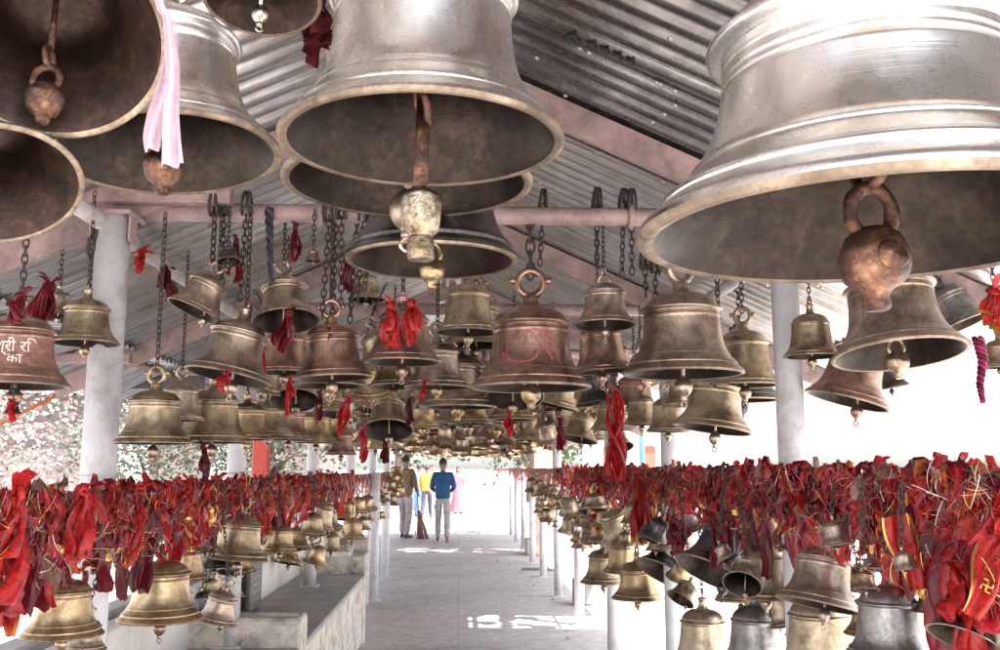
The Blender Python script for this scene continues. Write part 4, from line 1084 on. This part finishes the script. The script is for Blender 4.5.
for k, (px, py, X_, rot, lab) in enumerate([(908, 560, RX - .2, .2, ''), (982, 585, RX - .26, -.5, '')]):
    P = at(px, py, [2.2, 1.92][k]); dn = Vector((math.sin(rot), -.1, -math.cos(rot))).normalized(); sx = Vector((math.cos(rot), 0, math.sin(rot))); nn = sx.cross(dn)
    v = []; nT, nW = 14, 16
    for i in range(nT + 1):
        for j in range(nW + 1):
            t, u = i / nT, j / nW - .5; v.append(P + dn * (.17 * (t - .6)) + sx * u * (.055 + .010 * math.sin(t * 4)) + nn * (.009 * math.sin(u * 9 + t * 3) + .012 * math.sin(t * 6)))
    b = MB(); b.add(v, [(i * (nW + 1) + j, (i + 1) * (nW + 1) + j, (i + 1) * (nW + 1) + j + 1, i * (nW + 1) + j + 1) for i in range(nT) for j in range(nW)], 0)
    for i in range(nT):
        b.m[i * nW] = 1; b.m[i * nW + nW - 1] = 1
    o = tag(link('red_cloth', b.mesh('red_cloth', [M['redbright'], M['gold']])), ['red votive cloth with a gold painted sign in front of the steel grey bell', 'slanting red votive cloth with a gold painted sign at the right edge'][k], 'cloth')
    c = P - Vector((0, .018, 0)); u = .011; b = MB()
    for a_, b_ in (((-1, 0), (1, 0)), ((0, -1), (0, 1)), ((1, 0), (1, -1)), ((0, 1), (1, 1)), ((-1, 0), (-1, 1)), ((0, -1), (-1, -1))):
        b.tube([c + sx * u * a_[0] + dn * u * a_[1], c + sx * u * b_[0] + dn * u * b_[1]], .002, 5)
    link('gold_mark', b.mesh('gold_mark', [M['gold']]), o)
def braid(name, label, pts, r, mats, cat='tassel'):
    P = [Vector(p) for p in pts]; Q = []
    for i in range(len(P) - 1):
        for k in range(24): Q.append(P[i].lerp(P[i + 1], k / 24))
    Q.append(P[-1]); b = MB()
    for s in range(3):
        rr = []
        q = []
        for i, p in enumerate(Q):
            a = i * .42 + s * 2.1; t = i / (len(Q) - 1); e = r * (1 - .55 * t)
            q.append(p + Vector((math.cos(a) * e, math.sin(a) * e, 0))); rr.append(e * .8)
        b.tube(q, rr, 7, s)
    return tag(link(name, b.mesh(name, [M[m_] for m_ in mats])), label, cat)
rag('long red tassel of torn cloth hanging between centre and right bells', at(615, 393, 4.6), .46, .055, 'redbright', 7, 61, .05, name='cloth_tassel')
braid('braided_tassel', 'magenta twisted cord hanging at the right edge above the rail', pix([(978, 338), (983, 360), (980, 385), (983, 403)], 2.6), .010, ['magenta', 'maroon', 'magenta'])
rag('narrow red cloth string hanging by the copper bell in the left row', at(290, 378, 4.5), .17, .03, 'redbright', 4, 62, .06, name='cloth_tassel')
rag('narrow dark red cloth string dangling before the golden bells left of centre', at(320, 392, 5.0), .17, .03, 'maroon', 4, 63, .06, name='cloth_tassel')
braid('dark_rope', 'dark blue rope hanging straight down from the first tie pipe', pix([(269, 208), (270, 250), (271, 285)], 3.36), .010, ['ink', 'ink', 'darktr'], 'rope')

# ------------------------------------------------------------------ surroundings
t = thing('stone_column', 'beige masonry column with a stone foot standing beyond the right posts', 'column', (1.50, 17.6, 0))
b = MB(); b.box((0, 0, 1.4), (.36, .36, 2.3), 0, .03)
for k in range(8): b.box((0, 0, .38 + k * .29), (.365, .365, .015))
link('shaft', b.mesh('shaft', [M['beige']]), t)
b = MB(); b.box((0, 0, .14), (.62, .62, .28), 0, .03); link('foot', b.mesh('foot', [M['beige']]), t)
p = at(566, 585, 11.5)
b = MB(); b.box((0, 0, .15), (.22, .3, .3), 0, .03); tag(link('stone_block', b.mesh('stone_block', [M['block']]), None, (1.42, 11.2, .0)), 'rough grey stone block beside a right rail post', 'block')
b = MB(); b.tube([(.95, 14.8, .03), (1.25, 14.7, .04), (1.6, 14.5, .03)], .02, 8); tag(link('ground_pipe', b.mesh('ground_pipe', [M['block']])), 'thin grey pipe lying on the floor by the right posts', 'pipe')

def building(name, label, x0, x1, y, dpt, h, wins, mat='whitewall', roofm='sheet', door=None):
    t = thing(name, label, 'building', ((x0 + x1) / 2, y, 0)); w = x1 - x0
    b = MB(); b.box((0, dpt / 2, h / 2), (w, dpt, h), 0, .02); link('wall', b.mesh('wall', [M[mat]]), t)
    b = MB(); b.box((0, dpt / 2 - .2, h + .08), (w + .5, dpt + .5, .14), 0, .02); link('roof', b.mesh('roof', [M[roofm]]), t)
    for (wx, wz, ww, wh, sh) in wins:
        b = MB()
        for (cx, cz, dx, dz) in ((0, wh / 2, ww + .1, .06), (0, -wh / 2, ww + .1, .06), (-ww / 2, 0, .06, wh), (ww / 2, 0, .06, wh), (0, 0, .04, wh)): b.box((cx, 0, cz), (dx, .1, dz), 0, .004)
        f_ = link('window', b.mesh('window', [M['whitewall']]), t, (wx, -.03, wz))
        b = MB(); b.box((0, .02, 0), (ww, .02, wh)); link('pane', b.mesh('pane', [M['glass']]), f_)
        b = MB(); b.box((0, 0, -wh / 2 - .06), (ww + .2, .16, .06), 0, .005); link('sill', b.mesh('sill', [M['whitewall']]), f_)
        if sh:
            for s in (-1, 1):
                b = MB(); b.box((s * (ww / 2 + .24), -.035, 0), (.4, .05, wh), 0, .005); link('shutter', b.mesh('shutter', [M[sh]]), f_)
    return t
building('white_house', 'bright white house with red shuttered window beyond the right rail', 4.6, 9.4, 31, 5, 3.0, [(-1.5, 1.75, .8, 1.0, 'redpaint'), (1.6, 1.75, 1.0, 1.1, None)])
p = at(642, 445, 20)
tag(link('teal_post', MB().tube([(0, 0, 0), (0, 0, 3.2)], .05, 12).mesh('teal_post', [M['teal']]), None, (p.x, 20, 0)), 'thin teal post standing in front of the white house', 'post')
p = at(261, 460, 10)
b = MB(); b.box((0, 0, 1.1), (.16, .12, 2.2), 0, .01); tag(link('red_post', b.mesh('red_post', [M['redpaint']]), None, (p.x, 10, 0)), 'flat red post behind the second left pole', 'post')
building('brown_house', 'pinkish brown house wall behind the left trees', -16, -3.4, 22, 5, 3.2, [(-2, 1.9, 1.2, 1.2, None), (2.2, 1.9, 1.2, 1.2, None), (4.6, 1.9, 1.0, 1.2, None)], 'tanwall')

def tree(name, label, x, y, h, cr, leaf, n, seed, cz=None, cat='tree', flat=1.0, lsz=.09):
    g = random.Random(seed); t = thing(name, label, cat, (x, y, 0)); b = MB()
    cz = cz or h * .62; top = Vector((g.uniform(-.2, .2), g.uniform(-.2, .2), cz))
    b.tube([(0, 0, 0), (.05, .03, cz * .5), top * .98], [h * .03, h * .024, h * .012], 9)
    tips = []
    for k in range(11):
        a = g.uniform(0, 6.28); st = Vector((.05, .03, cz * g.uniform(.35, .85))); e = Vector((math.cos(a) * cr * g.uniform(.4, .9), math.sin(a) * cr * g.uniform(.4, .9), cz + g.uniform(-.35, .5) * (h - cz)))
        b.tube([st, (st + e) / 2 + Vector((0, 0, .1)), e], [h * .012, h * .008, h * .003], 6); tips.append(e)
    link('trunk', b.mesh('trunk', [M['bark']]), t)
    b = MB()
    cl = tips + [Vector((g.gauss(0, cr * .45), g.gauss(0, cr * .45), cz + g.uniform(-.6, 1) * (h - cz) * .8)) for _ in range(26)]
    for i in range(n):
        c = g.choice(cl); s = cr * .24; p = c + Vector((g.gauss(0, s), g.gauss(0, s), g.gauss(0, s * .8)))
        d = Vector((g.gauss(0, 1), g.gauss(0, 1), g.gauss(0, .6))).normalized(); w = d.orthogonal().normalized(); w = Quaternion(d, g.uniform(0, 6.28)) @ w
        L = lsz * g.uniform(.6, 1.4)
        b.add([p, p + d * L * .5 + w * L * .28, p + d * L, p + d * L * .5 - w * L * .28], [(0, 1, 2, 3)], 0, False)
    link('crown', b.mesh('crown', [M[leaf]]), t); return t
tree('flowering_tree', 'pink flowering bush tree seen through the gap at the left edge', -5.2, 10.5, 2.9, 1.3, 'leaf_pink', 2800, 3, 1.75, lsz=.06)
tree('pale_tree', 'grey green tree behind the second left pole', -5.4, 17, 4.0, 1.7, 'leaf_grey', 5500, 5, 2.2, lsz=.095)
tree('pale_tree', 'grey green tree filling the gap between second and third left poles', -3.5, 17.5, 3.8, 1.6, 'leaf_grey', 5500, 6, 2.0, lsz=.095)
tree('pale_tree', 'paler tree farthest left behind the pink bush', -9.5, 18.5, 4.6, 2.0, 'leaf_grey', 2200, 8, 2.6, lsz=.15)
tree('green_tree', 'dark green tree beyond the sunlit end of the walkway', -2.6, 40, 6.5, 2.8, 'leaf_green', 3000, 9, 3.8, lsz=.3)
tree('green_tree', 'dull green tree right of the walkway end', 3.2, 44, 6.5, 2.8, 'leaf_green', 3000, 10, 3.6, lsz=.3)

# ------------------------------------------------------------------ people
def skin_mesh(verts, edges, radii, mat, sub=2):
    me = bpy.data.meshes.new('skeleton'); me.from_pydata(verts, edges, [])
    o = bpy.data.objects.new('skeleton', me); COL.objects.link(o)
    md = o.modifiers.new('s', 'SKIN'); md.use_smooth_shade = True
    o.modifiers.new('d', 'SUBSURF').levels = sub
    for i, r in enumerate(radii):
        sv = me.skin_vertices[0].data[i]; sv.radius = r if isinstance(r, tuple) else (r, r); sv.use_root = (i == 0)
    dg = bpy.context.evaluated_depsgraph_get(); out = bpy.data.meshes.new_from_object(o.evaluated_get(dg))
    bpy.data.objects.remove(o); bpy.data.meshes.remove(me)
    for p in out.polygons: p.use_smooth = True
    out.materials.clear(); out.materials.append(mat); return out
def person(label, X, Y, face, h=1.72, top='navy', bottom='greytr', shoes='shoe', stride=.18, arms=((.05, .12), (.05, .12)), skirt=False, hairlen=.0, coat=0.0, hat=None, eyes=False, zig=1):
    """built facing -Y (towards the camera); face = turn about Z in degrees. arms: (forward reach of elbow, forward reach of hand)"""
    s = h / 1.72; t = thing('person', label, 'person', (X, Y, .006)); t.rotation_euler.z = R_(face); t.scale = (s, s, s)
    J = {'pel': (0, 0, .92), 'sp': (0, .01, 1.10), 'ch': (0, .0, 1.30), 'nk0': (0, .005, 1.42), 'nk': (0, 0, 1.50), 'hd': (0, -.015, 1.585), 'hd2': (0, -.01, 1.665)}
    for sd, sx in (('l', -1), ('r', 1)):
        st = stride * sx * zig
        J[sd + 'hip'] = (sx * .085, 0, .88); J[sd + 'kn'] = (sx * .095, -st * .45 - .03, .49); J[sd + 'an'] = (sx * .10, -st + (.02 if st > 0 else .04), .085); J[sd + 'to'] = (sx * .115, -st - .15, .035)
        J[sd + 'sh'] = (sx * .175, 0, 1.385)
        e, hnd = arms[0 if sx < 0 else 1]
        J[sd + 'el'] = (sx * .235, .03 - e, 1.12); up = min(1, abs(hnd - e) / .26)
        J[sd + 'wr'] = (sx * (.245 - .09 * up), -hnd, .88 + .20 * up)
    def build(keys, edges, rad, mat, sub=2):
        ix = {k: i for i, k in enumerate(keys)}
        return skin_mesh([J[k] for k in keys], [(ix[a], ix[b_]) for a, b_ in edges], [rad[k] for k in keys], M[mat], sub)
    keys = ['pel', 'sp', 'ch', 'nk0', 'nk', 'hd', 'hd2']; edges = [('pel', 'sp'), ('sp', 'ch'), ('ch', 'nk0'), ('nk0', 'nk'), ('nk', 'hd'), ('hd', 'hd2')]
    rad = {'pel': (.15, .10), 'sp': (.13, .09), 'ch': (.125, .08), 'nk0': (.052, .05), 'nk': .05, 'hd': (.072, .09), 'hd2': (.068, .082)}
    J['nose'] = (0, -.115, 1.585); rad['nose'] = .012; keys.append('nose'); edges.append(('hd', 'nose'))
    for sd, sx in (('l', -1), ('r', 1)):
        J[sd + 'ear'] = (sx * .085, .0, 1.59); rad[sd + 'ear'] = .014; keys.append(sd + 'ear'); edges.append(('hd', sd + 'ear'))
        for a, b_, r in ((None, 'hip', .085), ('hip', 'kn', .055), ('kn', 'an', .038), ('an', 'to', (.036, .025))):
            keys.append(sd + b_); edges.append(('pel' if a is None else sd + a, sd + b_)); rad[sd + b_] = r
        for a, b_, r in ((None, 'sh', .042), ('sh', 'el', .036), ('el', 'wr', .027)):
            keys.append(sd + b_); edges.append(('ch' if a is None else sd + a, sd + b_)); rad[sd + b_] = r
        el, wr = Vector(J[sd + 'el']), Vector(J[sd + 'wr']); d = (wr - el).normalized(); side = Vector((0, 1, 0)); side = (side - d * side.dot(d)).normalized()
        J[sd + 'pa'] = tuple(wr + d * .055); rad[sd + 'pa'] = (.020, .034); keys.append(sd + 'pa'); edges.append((sd + 'wr', sd + 'pa'))
        inn = Vector((-sx, 0, 0))
        for q, (o_, ln) in enumerate(((-.027, .062), (-.009, .072), (.009, .068), (.026, .05))):
            a_ = wr + d * .095 + side * o_; J[f'{sd}f{q}'] = tuple(a_); c_ = a_ + d * ln * .8 + inn * ln * .4; J[f'{sd}g{q}'] = tuple(c_)
            rad[f'{sd}f{q}'] = .009; rad[f'{sd}g{q}'] = .007; keys += [f'{sd}f{q}', f'{sd}g{q}']; edges += [(sd + 'pa', f'{sd}f{q}'), (f'{sd}f{q}', f'{sd}g{q}')]
        J[sd + 'th'] = tuple(wr + d * .05 - side * .045 + inn * .015); rad[sd + 'th'] = .010; keys.append(sd + 'th'); edges.append((sd + 'wr', sd + 'th'))
        J[sd + 'th2'] = tuple(wr + d * .085 - side * .05 + inn * .03); rad[sd + 'th2'] = .008; keys.append(sd + 'th2'); edges.append((sd + 'th', sd + 'th2'))
    link('body', build(keys, edges, rad, 'skin', 1), t)
    # garments
    J['hem'] = (0, 0, .86 - coat); J['col'] = (0, .005, 1.445)
    k2 = ['sp', 'hem', 'ch', 'col']; e2 = [('hem', 'sp'), ('sp', 'ch'), ('ch', 'col')]
    r2 = {'hem': (.185, .135), 'sp': (.175, .125), 'ch': (.195, .135), 'col': (.105, .088)}
    for sd in 'lr':
        J[sd + 'cf'] = tuple(Vector(J[sd + 'wr']).lerp(Vector(J[sd + 'el']), .1))
        k2 += [sd + 'sh', sd + 'el', sd + 'cf']; e2 += [('ch', sd + 'sh'), (sd + 'sh', sd + 'el'), (sd + 'el', sd + 'cf')]
        r2[sd + 'sh'] = .075; r2[sd + 'el'] = .058; r2[sd + 'cf'] = .042
    link('top_garment', build(k2, e2, r2, top), t)
    if skirt:
        g = MB(); n = 28; pr = [(.16, .98), (.19, .85), (.21, .6), (.25, .3), (.29, .06)]; v = []; f = []
        for i in range(n):
            a = 2 * math.pi * i / n
            for (r, z) in pr:
                rr = r * (1 + .09 * math.sin(a * 7) * (1 - z)); v.append((rr * math.cos(a), rr * .8 * math.sin(a), z))
        for i in range(n):
            for k in range(4): f.append((i * 5 + k, ((i + 1) % n) * 5 + k, ((i + 1) % n) * 5 + k + 1, i * 5 + k + 1))
        g.add(v, f); link('skirt', g.mesh('skirt', [M[bottom]]), t)
    else:
        J['wst'] = (0, 0, .98); k3 = ['wst', 'pel']; e3 = [('wst', 'pel')]; r3 = {'wst': (.155, .11), 'pel': (.165, .125)}
        for sd in 'lr':
            k3 += [sd + 'hip', sd + 'kn', sd + 'an']; e3 += [('pel', sd + 'hip'), (sd + 'hip', sd + 'kn'), (sd + 'kn', sd + 'an')]
            r3[sd + 'hip'] = .105; r3[sd + 'kn'] = .078; r3[sd + 'an'] = .062
        link('trousers', build(k3, e3, r3, bottom), t)
    for sd in 'lr':
        a, to = Vector(J[sd + 'an']), Vector(J[sd + 'to'])
        link('shoe', skin_mesh([tuple(a + Vector((0, .05, -.045))), tuple(a + Vector((0, -.05, -.035))), tuple(to + Vector((0, -.03, .0)))], [(0, 1), (1, 2)], [(.042, .04), (.046, .045), (.044, .028)], M[shoes], 1), t)
    g = MB(); v = []; f = []; nr, ns = 10, 20
    for i in range(nr + 1):
        th = math.pi * .56 * i / nr
        for j in range(ns):
            a = 2 * math.pi * j / ns; fr = math.cos(a + math.pi / 2)
            thh = th * (1.0 - .30 * max(0, -math.sin(a)) ) if True else th
            v.append((.088 * math.sin(thh) * math.cos(a), .104 * math.sin(thh) * math.sin(a) + .004, 1.625 + .115 * math.cos(thh) - (hairlen * (i / nr) if math.sin(a) > -.3 else 0)))
    for i in range(nr):
        for j in range(ns): f.append((i * ns + j, (i + 1) * ns + j, (i + 1) * ns + (j + 1) % ns, i * ns + (j + 1) % ns))
    g.add(v, f); link('hair', g.mesh('hair', [M[hat or 'hair']]), t)
    if eyes:
        for sx in (-1, 1):
            g = MB(); g.lathe([(0, -.012), (.009, -.006), (.012, 0), (.009, .006), (0, .012)], 10, 0, (sx * .032, -.092, 1.605)); link('eye', g.mesh('eye', [M['whitecl']]), t)
        g = MB(); g.tube([(-.022, -.100, 1.535), (0, -.106, 1.533), (.022, -.100, 1.535)], .006, 6); link('mouth', g.mesh('mouth', [M['pinkcl']]), t)
    return t
def fx(px, Y): return at(px, 468, Y).x
person('man in blue sweater and grey trousers walking away along the path', fx(443, 20.6), 20.6, 180, 1.74, 'navy', 'greytr', 'brownshoe', .16, ((.06, .26), (.06, .26)))
person('man in brown jacket and grey trousers standing beside a broom', fx(406, 21.6), 21.6, 150, 1.80, 'brownvest', 'greytr', 'shoe', .06, ((.04, .14), (.06, .2)), eyes=True)
person('person in orange jacket and dark trousers walking in the distance', fx(427, 30), 30, 170, 1.62, 'orangej', 'darktr', 'shoe', .2, zig=-1)
person('person in light blue clothes left of the orange jacket', fx(419, 31), 31, 175, 1.66, 'bluecl', 'bluecl', 'shoe', .12)
person('woman in pink sari standing at the right of the man in blue', fx(458, 33), 33, 20, 1.58, 'pinkcl', 'pinkcl', 'shoe', 0, skirt=True, hairlen=.1, eyes=True)
person('person in white and red scarf far behind the orange jacket', fx(432, 38), 38, 10, 1.66, 'whitecl', 'whitecl', 'shoe', .1, hat='redbright', eyes=True)
person('pale dressed man far off by the left rail', fx(412, 36), 36, 0, 1.68, 'whitecl', 'greytr', 'shoe', .1, eyes=True)
t = thing('broom', 'reddish straw broom held upright beside the man in brown', 'broom', (fx(420, 21.4), 21.4, .006))
b = MB(); b.tube([(-.05, 0, 1.05), (-.02, 0, .55)], .014, 8); link('handle', b.mesh('handle', [M['bark']]), t)
b = MB()
for k in range(70):
    a = rnd.uniform(0, 6.28); r = rnd.uniform(0, 1) ** .5
    b.tube([(-.02 + .02 * r * math.cos(a), .02 * r * math.sin(a), .62), (.06 + .17 * r * math.cos(a), .09 * r * math.sin(a), .0)], .006, 4)
link('bristles', b.mesh('bristles', [M['straw']]), t)

# ------------------------------------------------------------------ light
SUN_EL, SUN_AZ = 60, 128          # azimuth from +Y towards +X
w = bpy.data.worlds.new('World'); scene.world = w; w.use_nodes = True; nt = w.node_tree
bg = nt.nodes['Background']; sky = nt.nodes.new('ShaderNodeTexSky'); sky.sky_type = 'NISHITA'; sky.sun_disc = False
sky.sun_elevation = R_(SUN_EL); sky.sun_rotation = R_(SUN_AZ); sky.dust_density = 2.2
hs = nt.nodes.new('ShaderNodeHueSaturation'); hs.inputs['Saturation'].default_value = .42
nt.links.new(sky.outputs[0], hs.inputs['Color']); nt.links.new(hs.outputs[0], bg.inputs[0]); bg.inputs[1].default_value = .15
sd = bpy.data.lights.new('sun', 'SUN'); sd.energy = 4.5; sd.angle = R_(.5); sd.color = (1, .95, .88)
so = bpy.data.objects.new('sun', sd); COL.objects.link(so)
dirv = Vector((math.sin(R_(SUN_AZ)) * math.cos(R_(SUN_EL)), math.cos(R_(SUN_AZ)) * math.cos(R_(SUN_EL)), math.sin(R_(SUN_EL))))
so.rotation_euler = dirv.to_track_quat('Z', 'Y').to_euler()
vs_ = scene.view_settings; scene.cycles.max_bounces = 7; scene.cycles.diffuse_bounces = 3; scene.cycles.glossy_bounces = 4; scene.cycles.transmission_bounces = 3; vs_.view_transform = 'Standard'; vs_.look = 'None'; vs_.gamma = 1; vs_.exposure = 2.2
print('BELLS', NB, 'objects', len(COL.objects))
